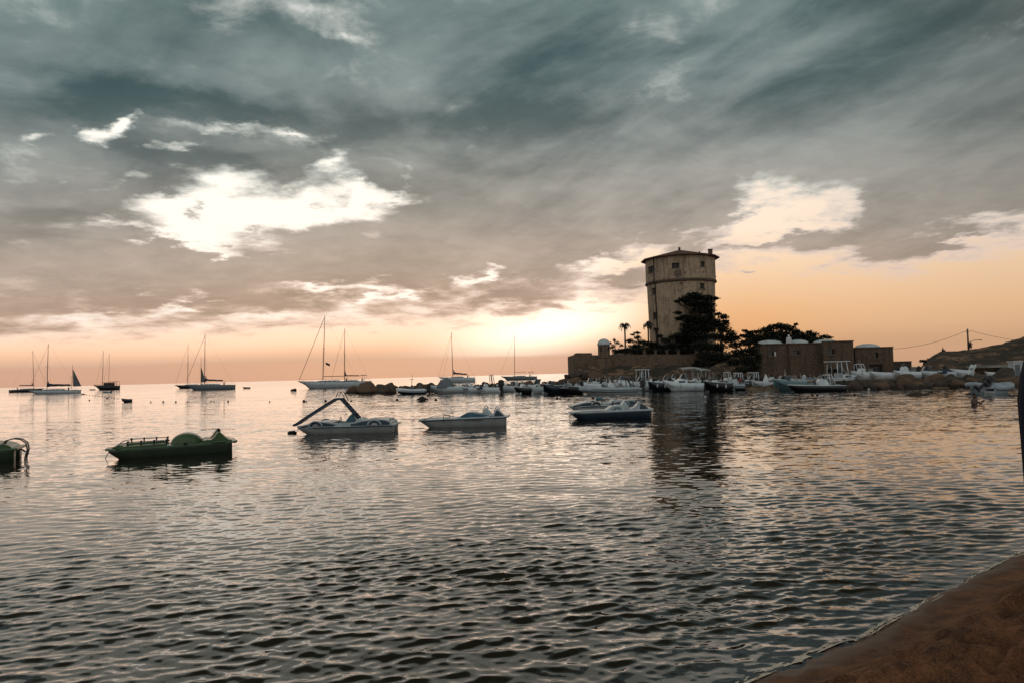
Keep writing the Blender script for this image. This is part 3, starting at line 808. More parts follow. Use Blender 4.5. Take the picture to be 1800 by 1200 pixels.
# ------------------------------------------------------------------ domed buildings on the quay
YB = 112.0
def P(px, py, Y=YB): return at(px, py, Y)
GZ = 0.6
def dome_block(label, mods, doors=(), wins=(), domes=(), chimneys=(), Y=YB, depth=6.0, base=None):
    """mods: list of (px0, px1, py_top_left, py_top_right, y_offset)"""
    x0 = P(mods[0][0], 640, Y).x
    t = thing("domed_building", label, "building", (x0, Y, GZ))
    loc = lambda px, py, Y_=Y: (P(px, py, Y_).x - x0, P(px, py, Y_).z - GZ)
    holes = list(wins) + list(doors)
    for (a, b_, ta, tb_, off) in mods:
        # front wall panel with rectangular openings, built as a grid
        xa, xb = loc(a, 640)[0], loc(b_, 640)[0]
        za, zb2 = loc(a, ta)[1], loc(b_, tb_)[1]
        hs = []
        for (p0, p1, q0, q1, *_) in holes:
            h0, h1 = loc(p0, q0), loc(p1, q1)
            if xa < (h0[0] + h1[0]) / 2 < xb: hs.append((h0[0], h1[0], max(0, h1[1]), h0[1]))
        xs = sorted([xa, xb] + [h[0] for h in hs] + [h[1] for h in hs]); zs = sorted([0] + [h[2] for h in hs if h[2] > 0] + [h[3] for h in hs])
        mb = MB()
        def topz(x): return za + (zb2 - za) * (x - xa) / (xb - xa)
        for i in range(len(xs) - 1):
            for j in range(len(zs)):
                zc0 = zs[j]; top = j == len(zs) - 1
                xm = (xs[i] + xs[i + 1]) / 2; zm = zc0 + .01 if not top else zc0 + .5
                if not top: zm = (zs[j] + zs[j + 1]) / 2
                if any(h[0] < xm < h[1] and h[2] < zm < h[3] for h in hs) and not top: continue
                z1a = topz(xs[i]) if top else zs[j + 1]; z1b = topz(xs[i + 1]) if top else zs[j + 1]
                mb.add([(xs[i], off, zc0), (xs[i + 1], off, zc0), (xs[i + 1], off, z1b), (xs[i], off, z1a)], [(0, 1, 2, 3)])
        for h in hs:  # reveals
            d = .45
            mb.add([(h[0], off, h[2]), (h[1], off, h[2]), (h[1], off, h[3]), (h[0], off, h[3]), (h[0], off + d, h[2]), (h[1], off + d, h[2]), (h[1], off + d, h[3]), (h[0], off + d, h[3])],
                   [(0, 4, 5, 1), (1, 5, 6, 2), (2, 6, 7, 3), (3, 7, 4, 0)])
        # sides, back, roof
        mb.add([(xa, off, 0), (xa, depth, 0), (xa, depth, za), (xa, off, za)], [(0, 3, 2, 1)])
        mb.add([(xb, off, 0), (xb, depth, 0), (xb, depth, zb2), (xb, off, zb2)], [(0, 1, 2, 3)])
        mb.add([(xa, depth, 0), (xb, depth, 0), (xb, depth, zb2), (xa, depth, za)], [(0, 3, 2, 1)])
        mb.add([(xa, off, za), (xb, off, zb2), (xb, depth, zb2 - .02), (xa, depth, za - .02)], [(0, 1, 2, 3)])
        # coping
        mb.add([(xa - .08, off - .1, za), (xb + .08, off - .1, zb2), (xb + .08, off + .3, zb2), (xa - .08, off + .3, za), (xa - .08, off - .1, za + .16), (xb + .08, off - .1, zb2 + .16), (xb + .08, off + .3, zb2 + .16), (xa - .08, off + .3, za + .16)],
               [(0, 1, 5, 4), (4, 5, 6, 7), (3, 7, 6, 2), (1, 2, 6, 5), (0, 4, 7, 3)])
        mb.build("wall", m_block, t)
        for h in hs:
            if h[2] > .7:
                w = MB().box(((h[0] + h[1]) / 2, off - .02, h[2] - .06), (h[1] - h[0] + .2, .18, .1)).build("window", m_frame, t)
                MB().box(((h[0] + h[1]) / 2, off + .4, (h[2] + h[3]) / 2), (h[1] - h[0] - .02, .04, h[3] - h[2] - .02)).build("pane", m_glass, w)
                MB().box(((h[0] + h[1]) / 2, off + .36, (h[2] + h[3]) / 2), (.07, .04, h[3] - h[2] - .04)).build("frame", m_frame, w)
            else:
                MB().box(((h[0] + h[1]) / 2, off + .38, (h[2] + h[3]) / 2), (h[1] - h[0] - .02, .06, h[3] - h[2] - .02)).build("door", m_dark, t)
    for (pa, pb, pspring, ptop) in domes:
        xa, zs_ = loc(pa, pspring); xb, _ = loc(pb, pspring); _, zt_ = loc((pa + pb) / 2, ptop)
        r = (xb - xa) / 2; cx = (xa + xb) / 2; zt_ = P((pa + pb) / 2, ptop, Y + .4 + r).z - GZ; h_ = max(.6, zt_ - zs_)
        mb = MB().lathe([(r + .05, -.5), (r, 0)] + [(r * math.cos(k * math.pi / 18), h_ * math.sin(k * math.pi / 18)) for k in range(1, 9)] + [(0, h_)], 30, c=(cx, r + .4, zs_))
        mb.build("dome", m_dome, t)
    for (pa, pb, pb_y, pt_y) in chimneys:
        xa, zb2 = loc(pa, pb_y); xb, zt_ = loc(pb, pt_y); c = (xa + xb) / 2; w_ = xb - xa
        mb = MB()
        mb.tube([(c, .5, zb2 - .4), (c, .5, zb2 + (zt_ - zb2) * .6), (c, .5, zt_ - .35)], [w_ * .6, w_ * .5, w_ * .36], 4, smooth=False)
        mb.tube([(c, .5, zt_ - .35), (c, .5, zt_)], [w_ * .22, w_ * .2], 8)
        mb.build("chimney", m_white, t)
    return t, loc
db, loc = dome_block("row of three joined stone quay buildings with pale domes and a white chimney", [(1338, 1387, 606, 605, 0.3), (1387.2, 1442, 605, 604, 0.0), (1442.2, 1495, 602, 600.5, -1.2)],
    wins=[(1352, 1366, 617, 625), (1392, 1405, 615.5, 623.5), (1446, 1461, 614, 623)], domes=[(1338.5, 1384.5, 604.5, 597.5), (1394, 1429, 603, 597.5), (1440, 1483, 602.5, 596)],
    chimneys=[(1384.5, 1393, 603, 588)])
MB().box((loc(1363.5, 622)[0], .22, loc(1363.5, 621.5)[1]), (.22, .1, .62)).build("white_shutter", m_white, db)
db2, _ = dome_block("separate square stone quay building with one pale dome right of the domed row", [(1504, 1571, 612.5, 610.5, 0.0)], wins=[(1536, 1544.5, 619.5, 629)], doors=[(1528, 1553, 640, 672)], domes=[(1515, 1558, 611, 603.5)])
# linking arch and low walls
la = thing("linking_wall", "low stone wall with a thin arch joining the domed buildings", "wall", (P(1499.5, 640).x, YB + 1.2, GZ))
zz2 = lambda py, px=1500: P(px, py, YB).z - GZ
wl_ = P(1504, 640).x - P(1495, 640).x
MB().box((0, 0, zz2(632) / 2), (wl_, .5, zz2(632))).build("wall", m_block, la)
MB().prism([(wl_ * (-.5 + k / 8), zz2(617.5) - .5 * (abs(k / 8 - .5) * 2) ** 2 - (0)) for k in range(9)] + [(wl_ * (.5 - k / 8), zz2(617.5) - .22 - .6 * (abs(k / 8 - .5) * 2) ** 2) for k in range(9)], -.25, .25).build("arch", m_block, la)
lw = thing("low_wall", "low dark stone wall running from the single domed building to the hill", "wall", (P(1571, 640).x, YB + 2.0, GZ))
wlw = P(1613, 640).x - P(1571, 640).x
MB().box((wlw / 2, 0, zz2(635.5, 1590) / 2), (wlw, .6, zz2(635.5, 1590))).build("wall", m_block, lw)
MB().box((wlw / 2, 0, zz2(635.5, 1590) + .06), (wlw + .1, .75, .12)).build("coping", m_frame, lw)
# flat pale-roofed boathouse on the far right
bh0, bh1 = at(1738, 644, 92), at(1830, 642, 92)
bt = thing("boathouse", "low boathouse with flat pale roof edge at the foot of the hill", "building", (bh0.x, 92, .7))
L_ = bh1.x - bh0.x; hz = bh0.z - .7
MB().box((L_ / 2, 2.2, hz / 2 - .05), (L_ - .6, 3.6, hz - .1)).build("wall", m_block, bt)
MB().box((L_ / 2, 2.0, hz), (L_ + .4, 4.6, .3), bev=.04).build("roof", mat("pale_concrete_edge", (.34, .32, .28), (.24, .22, .19), rough=.9), bt)
for k in range(3):
    MB().box((1.6 + k * 2.0, .36, hz * .42), (1.2, .1, hz * .7)).build("door", m_dark, bt)

# ------------------------------------------------------------------ trees
m_leaf = mat("dark_evergreen_leaves", (0.030, 0.034, 0.018), (0.014, 0.018, 0.009), rough=.8, scale=.8)
m_leaf2 = mat("olive_brown_leaves", (0.050, 0.045, 0.022), (0.024, 0.024, 0.012), rough=.8, scale=.8)
m_bark = mat("brown_bark", (0.07, 0.048, 0.033), (0.035, 0.025, 0.018), rough=.95, scale=3, bump=.05, bscale=8)
rt = random.Random(5)
def leaf_blob(mb, c, r, n, size, flat=1.0, rnd=rt):
    """many small leaf-sized faces through an ellipsoid, denser near the surface"""
    for _ in range(n):
        while True:
            p = Vector((rnd.gauss(0, 1), rnd.gauss(0, 1), rnd.gauss(0, 1)))
            if p.length > .1: break
        p.normalize()
        k = rnd.random() ** .45
        lump = 0.78 + 0.34 * mnoise.noise(Vector((p.x * 2.2 + c[0], p.y * 2.2, p.z * 2.2 + c[2])))* 1.6
        p = Vector((p.x * r[0], p.y * r[1], p.z * r[2])) * k * lump + Vector(c)
        s = size * rnd.uniform(.5, 1.25)
        a = Vector((rnd.gauss(0, 1), rnd.gauss(0, 1), rnd.gauss(0, .5) * flat)).normalized()
        b_ = a.cross(Vector((rnd.gauss(0, .5), rnd.gauss(0, .5), 1))).normalized()
        o = len(mb.v)
        mb.v += [tuple(p - a * s * .5), tuple(p + b_ * s * .28), tuple(p + a * s * .5), tuple(p - b_ * s * .28)]
        mb.f.append((o, o + 1, o + 2, o + 3)); mb.sm.append(False)
def px_tree(label, base_px, Y, pads, leafm=None, name="evergreen_tree", cat="tree", size=.42, dens=1.0, group=None, trunk=.22, depthk=1.0, zb=None):
    """pads in photo pixels (cx, cy, rx, ry, dy): the crown's clumps, turned into metres at distance Y"""
    bx = at(base_px[0], base_px[1], Y)
    gz = tz(bx.x, Y) if zb is None else zb
    t = thing(name, label, cat, (bx.x, Y, gz), group=group)
    m_ = Y / FPX
    tk = MB(); cr_ = MB()
    cs = []
    for (cx, cy, rx, ry, dy) in pads:
        c = at(cx, cy, Y + dy); cs.append((c.x - bx.x, dy, c.z - gz, rx * m_, ry * m_))
    topz = max(c[2] for c in cs); mid = sum(c[0] for c in cs) / len(cs)
    tp_ = [(0, 0, -.4), (mid * .15, 0, topz * .35), (mid * .5, 0, topz * .7), (cs[0][0] * .6 + mid * .2, cs[0][1] * .5, topz * .95)]
    tk.tube(tp_, [trunk * 1.3, trunk, trunk * .7, trunk * .25], 8)
    for (x, y, z, rx, rz_) in cs:
        f = max(.15, min(.85, (z - rz_) / max(topz, .1)))
        s0 = Vector((mid * .3 * f, 0, topz * f * .75))
        e0 = Vector((x, y, z - rz_ * .3))
        tk.tube([s0, s0.lerp(e0, .5) + Vector((0, 0, .15)), e0], [trunk * .45, trunk * .3, trunk * .12], 5)
        for q in range(3):
            e1 = e0 + Vector((rt.uniform(-1, 1) * rx * .7, rt.uniform(-1, 1) * rx * .5, rt.uniform(-.3, .9) * rz_))
            tk.tube([s0.lerp(e0, .6), e1], [trunk * .16, trunk * .05], 4)
        ry_ = max(rx * .75, .5) * depthk
        n = int(dens * 42 * (rx * rz_ * ry_) ** .62 / (size * .9) + 40)
        leaf_blob(cr_, (x, y, z), (rx, ry_, rz_), n * 2, size)
    tk.build("trunk", m_bark, t)
    cr_.build("crown", leafm or m_leaf, t)
    return t
# the big spreading cedar in front of the tower
px_tree("tall dark spreading cedar in front of the round tower", (1232, 606), 141.5, [
    (1220, 519, 17, 7, 0), (1240, 524, 22, 7, .5), (1203, 527, 16, 5, 0), (1190, 530, 8, 2.6, -.5), (1257, 525, 9, 3.2, 0), (1225, 532, 27, 7, 0), (1240, 545, 20, 11, 0),
    (1238, 536, 24, 10, .5), (1215, 524, 20, 8, .8), (1246, 566, 18, 14, .6), (1218, 566, 20, 8, .8), (1222, 580, 34, 10, .8), (1222, 547, 12, 8, .5), (1206, 558, 15, 6, -1), (1192, 550, 9, 4, -1), (1193, 560, 9, 4, .5), (1230, 562, 26, 10, 0), (1216, 572, 26, 7, 0), (1241, 576, 20, 12, 0), (1226, 592, 32, 12, 0), (1248, 556, 8, 9, 0), (1205, 590, 22, 9, .5)],
    size=.5, dens=2.3, name="cedar_tree", trunk=.42)
px_tree("dark bushy tree directly right of the big cedar", (1268, 612), 140.5, [(1258, 566, 14, 7, 0), (1272, 557, 11, 6, 0), (1262, 552, 8, 4, .5), (1276, 566, 8, 5, 0), (1250, 575, 14, 8, 0), (1270, 580, 18, 8, .5), (1285, 586, 14, 7, 0), (1294, 594, 11, 6, 0), (1262, 592, 22, 9, 0), (1268, 572, 18, 9, .6), (1280, 596, 22, 9, .6)], size=.42, dens=2.0)
px_tree("round shrub with dark leaves hanging over the wall below the cedar", (1245, 640), 136.5, [(1235, 608, 26, 12, 0), (1262, 610, 24, 11, 0), (1250, 628, 30, 12, 0), (1228, 640, 18, 10, 0), (1275, 632, 24, 12, .5), (1258, 648, 26, 9, 0)], name="shrub", cat="shrub", size=.42, dens=1.6)
px_tree("wide dark shrub between the cedar and the domed row", (1305, 640), 111.3, [(1292, 606, 16, 8, 0), (1312, 602, 14, 8, 0), (1300, 620, 24, 11, 0), (1322, 616, 18, 10, 0), (1316, 634, 22, 10, 0), (1290, 636, 18, 9, 0), (1332, 628, 8, 12, .6), (1306, 648, 18, 6, 0), (1330, 606, 7, 5, 1), (1326, 645, 12, 9, 0)], name="shrub", cat="shrub", size=.42, dens=1.6)
px_tree("dark low shrub on the terrace at the foot of the tower, left of the cedar", (1180, 615), 142.5, [(1150, 606, 16, 7, 0), (1170, 598, 14, 7, 0), (1160, 591, 7, 4, .5), (1185, 592, 16, 7, 0), (1200, 600, 18, 10, 0), (1180, 608, 26, 8, 0), (1205, 612, 20, 9, 0), (1160, 612, 20, 7, 0)], name="shrub", cat="shrub", size=.4, dens=1.6)
px_tree("flat layered pine beside the taller palm", (1124, 612), 142, [(1120, 585, 8, 3, 0), (1112, 588, 6, 2, 0), (1121, 593, 9, 4, 0), (1108, 599, 12, 5, 0), (1126, 601, 16, 6, 0), (1140, 603, 14, 6, 0), (1116, 609, 20, 6, 0)], name="pine_tree", size=.34, dens=1.5, trunk=.16)
px_tree("wispy shrub with thin twigs left of the palm, behind the turret", (1082, 614), 142, [(1080, 598, 4, 4, 0), (1085, 603, 7, 5, 0), (1078, 608, 7, 5, 0), (1092, 607, 6, 4, 0), (1073, 603, 3, 3, 0), (1074, 611, 6, 3, 0)], m_leaf2, name="shrub", cat="shrub", size=.26, dens=.8, trunk=.06)
px_tree("long dark hedge along the top of the bastion wall", (1120, 622), 140.8, [(px, 616 + (px % 3) - 1, 10, 6, 0) for px in range(1082, 1215, 11)], name="hedge", cat="hedge", size=.36, dens=1.7)
# group behind the domed row
px_tree("broad round-headed dark tree behind the domed row's white chimney", (1378, 625), 124, [(1365, 574, 20, 7, 0), (1345, 581, 16, 7, 0), (1385, 577, 18, 7, 0), (1398, 584, 14, 7, 0), (1365, 588, 34, 10, 0), (1395, 594, 24, 8, 0), (1340, 592, 18, 9, 0), (1372, 600, 44, 10, 0), (1350, 600, 30, 10, 1), (1375, 590, 30, 9, 1), (1352, 578, 12, 6, 0), (1375, 573, 16, 5, .5), (1410, 590, 18, 9, 0), (1420, 600, 26, 8, 0), (1399, 570, 5, 2.5, 0)], size=.4, dens=1.7, trunk=.35)
px_tree("dark ragged tree left of the domed row", (1318, 620), 126, [(1310, 582, 7, 3, 0), (1318, 585, 9, 4, 0), (1328, 584, 12, 5, 0), (1312, 591, 12, 5, 0), (1326, 595, 16, 7, 0), (1312, 602, 16, 7, 0), (1334, 604, 14, 8, 0), (1330, 615, 14, 8, 0), (1305, 590, 7, 3, 0), (1320, 590, 12, 5, 0), (1322, 600, 22, 8, 1)], size=.38, dens=1.6)
px_tree("low spreading dark tree behind the third dome", (1440, 622), 125, [(1422, 584, 8, 4, 0), (1430, 588, 14, 5, 0), (1448, 592, 11, 4.5, 0), (1458, 593, 7, 3, 0), (1430, 596, 20, 6, 0), (1445, 600, 18, 5, 0), (1415, 594, 12, 8, 0)], size=.38, dens=1.6)
px_tree("dark scrubby bush on the slope where the wall meets the hill", (1625, 640), 118, [(1622, 634, 9, 3, 0), (1634, 632, 8, 3, 0)], m_leaf2, name="shrub", cat="shrub", size=.3, dens=1.2)
px_tree("low dark bush on the crest at the right end of the hill", (1786, 606), 120, [(1783, 603, 9, 3, 0), (1795, 600, 10, 3.5, 0)], m_leaf, name="shrub", cat="shrub", size=.3, dens=1.2)
px_tree("olive scrub patch halfway up the hill below the lamp pole", (1690, 630), 112, [(1682, 628, 12, 3.5, 0), (1700, 631, 14, 4, 0), (1668, 632, 9, 3, 0)], m_leaf2, name="shrub", cat="shrub", size=.3, dens=1.2)
# palms
def palm(label, px, pyc, pyb, Y, r, n=26, tr_=.16):
    c = at(px, pyc, Y); base = at(px + 1.5, pyb, Y); gz = tz(base.x, Y)
    t = thing("palm_tree", label, "palm", (base.x, Y, gz))
    top = Vector((c.x - base.x, 0, c.z - gz))
    MB().tube([(0, 0, -.3), (top.x * .2 - .05, 0, top.z * .35), (top.x * .6, 0, top.z * .75), tuple(top)], [tr_ * 1.35, tr_, tr_ * .95, tr_ * 1.15], 10).build("trunk", m_bark, t)
    mb = MB(); rp = random.Random(int(px))
    for k in range(n):
        a_ = 2 * math.pi * k / n + rp.uniform(-.15, .15); el = rp.uniform(-.15, 1.2); L_ = r * rp.uniform(.8, 1.15)
        d = Vector((math.cos(a_), math.sin(a_), 0)); p = top.copy(); pts = [p.copy()]
        e_ = el
        for s_ in range(7):
            p = p + (d * math.cos(e_) + Vector((0, 0, math.sin(e_)))) * L_ / 7; e_ -= .24 + .05 * s_
            pts.append(p.copy())
        mb.tube(pts, [.035 * (1 - i / 8.5) for i in range(8)], 4)
        sd = d.cross(Vector((0, 0, 1)))
        for i in range(1, 8):
            for f in (0, .33, .66):
                q = pts[i - 1].lerp(pts[i], f); ll = r * .26 * (1 - (i + f - 1) / 9)
                for sg in (-1, 1):
                    e2 = q + sd * sg * ll * .85 + (pts[i] - pts[i - 1]).normalized() * ll * .6 - Vector((0, 0, ll * .35))
                    o = len(mb.v); w_ = (pts[i] - pts[i - 1]).normalized() * .05
                    mb.v += [tuple(q - w_), tuple(q + w_), tuple(e2)]; mb.f.append((o, o + 1, o + 2)); mb.sm.append(False)
    mb.build("crown", m_leaf, t)
    MB().blob(tuple(top - Vector((0, 0, .12))), (.28, .28, .3), 8, 6, .12).build("frond_base", m_bark, t)
palm("tall slim palm standing clear against the sky left of the tower", 1098, 573, 606, 141.5, 1.55)
palm("palm close to the left foot of the tower, fronds touching its wall", 1139, 570, 604, 141.5, 1.6)
palm("short palm with pale leaning stems against the tower foot", 1153, 579, 602, 142.5, 1.0, 18, .13)
m_pale = mat("pale_dead_palm_stem", (0.42, 0.33, 0.22), (0.3, 0.22, 0.15), rough=.9)
b0 = at(1156, 601, 142.2)
ag = thing("leaning_stems", "two pale crossed stems leaning in a V at the tower foot", "plant", (b0.x, 142.2, tz(b0.x, 142.2)))
for dx_ in (-.75, .7):
    MB().tube([(0, 0, -.2), (dx_ * .5, 0, 1.3), (dx_, 0, 2.5)], [.09, .08, .04], 6).build("stem", m_pale, ag)
# ------------------------------------------------------------------ boat materials
m_gel = mat("white_gelcoat", (0.78, 0.83, 0.83), (0.62, 0.67, 0.68), rough=.3, scale=2.5, coat=.3)
m_gelold = mat("chalky_grey_gelcoat", (0.60, 0.64, 0.64), (0.44, 0.475, 0.48), rough=.5, scale=2.5)
m_hyp = mat("grey_inflatable_rubber", (0.44, 0.50, 0.53), (0.32, 0.37, 0.40), rough=.55, scale=3)
m_navy = mat("navy_hull_paint", (0.018, 0.032, 0.048), (0.012, 0.02, 0.03), rough=.3, coat=.3)
m_black = mat("black_hull_paint", (0.016, 0.017, 0.018), (0.01, 0.01, 0.011), rough=.35)
m_teal = mat("faded_teal_paint", (0.16, 0.27, 0.28), (0.11, 0.19, 0.20), rough=.45)
m_eng = mat("black_engine_cowl", (0.014, 0.014, 0.016), (0.022, 0.022, 0.024), rough=.35)
m_engw = mat("white_engine_cowl", (0.6, 0.64, 0.65), (0.5, 0.53, 0.54), rough=.35)
m_canv = mat("pale_canvas", (0.44, 0.46, 0.44), (0.32, 0.34, 0.33), rough=.9, scale=5, bump=.01, bscale=14)
m_canvb = mat("blue_canvas", (0.03, 0.05, 0.085), (0.02, 0.035, 0.06), rough=.9, scale=5)
m_canvg = mat("grey_canvas", (0.20, 0.22, 0.23), (0.14, 0.155, 0.165), rough=.9, scale=5, bump=.01, bscale=14)
m_red = mat("dull_red_canvas", (0.20, 0.055, 0.05), (0.13, 0.04, 0.035), rough=.9)
m_steel = mat("boat_stainless_tube", (0.45, 0.45, 0.44), (0.36, 0.36, 0.35), rough=.3, metal=.8)
m_dsteel = mat("dark_tube", (0.05, 0.05, 0.05), (0.03, 0.03, 0.03), rough=.5)
m_tan = mat("varnished_tan_frame", (0.45, 0.27, 0.13), (0.3, 0.17, 0.08), rough=.5)
m_seat = mat("boat_seat_vinyl", (0.30, 0.30, 0.28), (0.2, 0.2, 0.19), rough=.7)
m_wsh = mat("tinted_windscreen", (0.03, 0.035, 0.04), (0.02, 0.025, 0.03), rough=.08, spec=.7)
m_anti = mat("dark_antifouling", (0.02, 0.024, 0.03), (0.014, 0.016, 0.02), rough=.8)
m_fend = mat("white_fender", (0.62, 0.64, 0.62), rough=.5)
m_alu = mat("anodised_mast", (0.22, 0.15, 0.09), (0.16, 0.11, 0.07), rough=.45, metal=.4)
m_wire = mat("rigging_wire", (0.12, 0.09, 0.065), rough=.5)
m_sail = mat("grey_sailcloth", (0.16, 0.16, 0.155), (0.12, 0.12, 0.118), rough=.9)
m_teak = mat("weathered_deck", (0.20, 0.185, 0.16), (0.13, 0.12, 0.10), rough=.8, scale=3)

def hull_rings(L, B, F, draft=.25, sheer=.35, bowpow=2.6, rake=.45, sole=.18, n=14, transom=.86, flare=.12):
    """bow at -x; each ring runs keel -> chine -> gunwale -> inner edge -> sole, port and starboard"""
    rings = []
    for i in range(n):
        t = i / (n - 1)                     # 0 stern, 1 bow
        b = B / 2 * (transom + (1 - transom) * min(1, t * 3)) * max(0.03, (1 - t ** bowpow)) ** .75
        zt = F * (1 + sheer * t * t)
        zk = -draft + (draft + zt * .6) * max(0, (t - .72) / .28) ** 2.2
        x = L / 2 - t * L * (1 - 0)
        def sx(z): return x + rake * F * (1 - (z - zk) / max(.05, zt - zk)) * max(0, (t - .6) / .4)
        bc = b * (1 - flare - .25 * t * t); zc = zk + (zt - zk) * (.28 + .12 * t)
        ib = max(0.01, b - .1); zs_ = max(zk + .04, min(sole, zt - .06)) if t < .97 else zt - .05
        half = [(sx(zk), 0, zk), (sx(zc), bc, zc), (sx((zc + zt) / 2), (bc + b) / 2 * 1.01, (zc + zt) / 2), (sx(zt), b, zt), (sx(zt), ib, zt + .015), (sx(zt), ib * .96, zs_), (sx(zt), 0, zs_)]
        ring = [(p[0], -p[1], p[2]) for p in reversed(half[1:])] + half
        rings.append(ring)
    return rings
def hull_obj(parent, m, L, B, F, **k):
    rs = hull_rings(L, B, F, **k)
    mb = MB().loft(rs, closed=False, cap=True, smooth=False)
    mb.sm = [True] * len(mb.f)
    o = mb.build("hull", m, parent)
    return rs
def gun(rs, i, side=1, dz=0.0, k=1.0):
    """point on the gunwale of ring i"""
    r = rs[i]; p = r[len(r) // 2 + 3] if side > 0 else r[len(r) // 2 - 3]
    p = rs[i][9] if side > 0 else rs[i][2]
    return Vector((p[0], p[1] * k, p[2] + dz))
def outboard(parent, x, y, z, m, s=1.0, tilt=0.0):
    mb = MB()
    mb.box((.02, 0, .30), (.42 , .34, .52), bev=.1).box((.0, 0, -.05), (.26, .22, .3), bev=.04).box((.02, 0, -.45), (.2, .09, .7), bev=.03).box((.08, 0, -.78), (.5, .12, .12), bev=.05).box((-.16, 0, -.02), (.16, .3, .4), bev=.02)
    for k in range(3):
        a = k * 2.094
        mb.box((.34, .1 * math.cos(a), -.78 + .1 * math.sin(a)), (.03, .12, .12))
    M = Matrix.Translation((x, y, z)) @ Matrix.Rotation(-tilt, 4, 'Y') @ Matrix.Scale(s, 4) @ Matrix.Translation((.22, 0, 0))
    mb.v = [tuple(M @ Vector(p)) for p in mb.v]
    return mb.build("outboard_motor", m, parent)
def rail(parent, rs, i0, i1, h=.35, m=None):
    mb = MB()
    for s_ in (1, -1):
        pts = [gun(rs, i, s_, h, .96) for i in range(i0, i1 + 1)]
        mb.tube(pts, .018, 5)
        for i in range(i0, i1 + 1, 2): mb.tube([gun(rs, i, s_, 0, .96), gun(rs, i, s_, h, .96)], .016, 5)
    if i1 == len(rs) - 1: mb.tube([gun(rs, i1, 1, h, .96), gun(rs, i1, -1, h, .96)], .018, 5)
    mb.build("guard_rail", m or m_steel, parent)

def fore_deck(parent, rs, i0, m, crown=.06, name="foredeck"):
    mb = MB()
    rows = []
    for i in range(i0, len(rs)):
        a = gun(rs, i, -1, .012, .93); b = gun(rs, i, 1, .012, .93)
        rows.append([tuple(a.lerp(b, k / 6) + Vector((0, 0, crown * math.sin(math.pi * k / 6)))) for k in range(7)])
    mb.loft(rows, cap=False)
    a = rows[0]; mb.add([a[0], a[-1], (a[-1][0], a[-1][1], .2), (a[0][0], a[0][1], .2)] , [(0, 1, 2, 3)])
    return mb.build(name, m, parent)
def windscreen(parent, x, w, z, h, m=None, rake=.35, mf=None):
    mb = MB(); n = 8; lo = []; hi = []
    for k in range(n + 1):
        a = math.pi * (k / n - .5)
        lo.append((x - math.cos(a) * w * .35, math.sin(a) * w / 2, z)); hi.append((x - math.cos(a) * w * .28 + rake * h, math.sin(a) * w * .46, z + h))
    mb.loft([lo, hi], cap=False); mb.loft([[(p[0] + .02, p[1], p[2]) for p in hi], [(p[0] + .02, p[1], p[2]) for p in lo]], cap=False)
    o = mb.build("windscreen", m or m_wsh, parent)
    MB().tube(hi, .02, 5).build("frame", mf or m_steel, o)
    return o
def console(parent, x, z, m, seat=True, lean=False):
    mb = MB().prism([(x - .3, z), (x + .3, z), (x + .3, z + .75), (x + .12, z + .95), (x - .12, z + 1.0), (x - .3, z + .7)], -.33, .33, bev=.05)
    c = mb.build("console", m, parent)
    w = MB(); w.add([(x - .16, -.28, z + .97), (x - .16, .28, z + .97), (x - .02, .24, z + 1.28), (x - .02, -.24, z + 1.28)], [(0, 1, 2, 3), (3, 2, 1, 0)])
    w.build("windscreen", m_wsh, c)
    tw_ = MB(); tw_.tube([(x + .36, .18 * math.cos(a), z + .78 + .18 * math.sin(a)) for a in [k * math.pi / 6 for k in range(13)]], .018, 4).build("steering_wheel", m_eng, c)
    if seat:
        MB().box((x + .85, 0, z + .3), (.45, .8, .6), bev=.06).box((x + 1.03, 0, z + .72), (.12, .8, .4), bev=.05).build("seat", m_seat, parent)
    return c
def bimini(parent, x, w, L, z0, z1, m, mt=None):
    """cloth canopy with rolled front and rear hems on a tube frame"""
    rows = []
    for i in range(7):
        t = i / 6; xx = x - L / 2 + L * t; zz = z1 + .1 * math.sin(math.pi * t) - .04
        rows.append([(xx, w / 2 * math.sin(a), zz + .16 * (math.cos(a) - 1)) for a in [math.pi * .5 * (k / 5 - 1) + 0 for k in range(11)]])
    th = [[(p[0], p[1], p[2] - .035) for p in r] for r in rows]
    mb = MB().loft(rows, cap=False).loft([list(reversed(r)) for r in th], cap=False)
    for r, q in ((rows[0], th[0]), (rows[-1], th[-1])): mb.loft([r, q], cap=False)
    mb.build("canopy", m, parent)
    fr = MB()
    for s_ in (1, -1):
        yb = s_ * w / 2
        fr.tube([(x - L / 2, yb, z1 - .18), (x - .1, yb * 1.02, z0)], .022, 5)
        fr.tube([(x + L / 2, yb, z1 - .18), (x + .1, yb * 1.02, z0)], .022, 5)
        fr.tube([(x, yb, z1 - .1), (x, yb * 1.02, z0)], .02, 5)
    fr.build("canopy_frame", mt or m_steel, parent)
def fenders(parent, rs, idx, side=-1, m=None):
    for i in idx:
        p = gun(rs, i, side, -.05, 1.06)
        MB().tube([p + Vector((0, 0, 0)), p - Vector((0, 0, .08)), p - Vector((0, 0, .16)), p - Vector((0, 0, .42)), p - Vector((0, 0, .5))], [.012, .02, .085, .085, .03], 8).build("fender", m or m_fend, parent)
def pile(parent, x, y, z, L, w, h, m, name="cover", seed=0):
    """lumpy cloth cover"""
    r_ = random.Random(seed); rows = []
    for i in range(9):
        t = i / 8; xx = x - L / 2 + L * t; e = math.sin(math.pi * min(.97, max(.03, t))) ** .5
        rows.append([(xx + r_.uniform(-.03, .03), y + w / 2 * math.cos(a) * (.6 + .4 * e), z + h * max(0, math.sin(a)) * e * r_.uniform(.85, 1.12)) for a in [math.pi * k / 8 for k in range(9)]])
    MB().loft(rows, cap=True).build(name, m, parent)

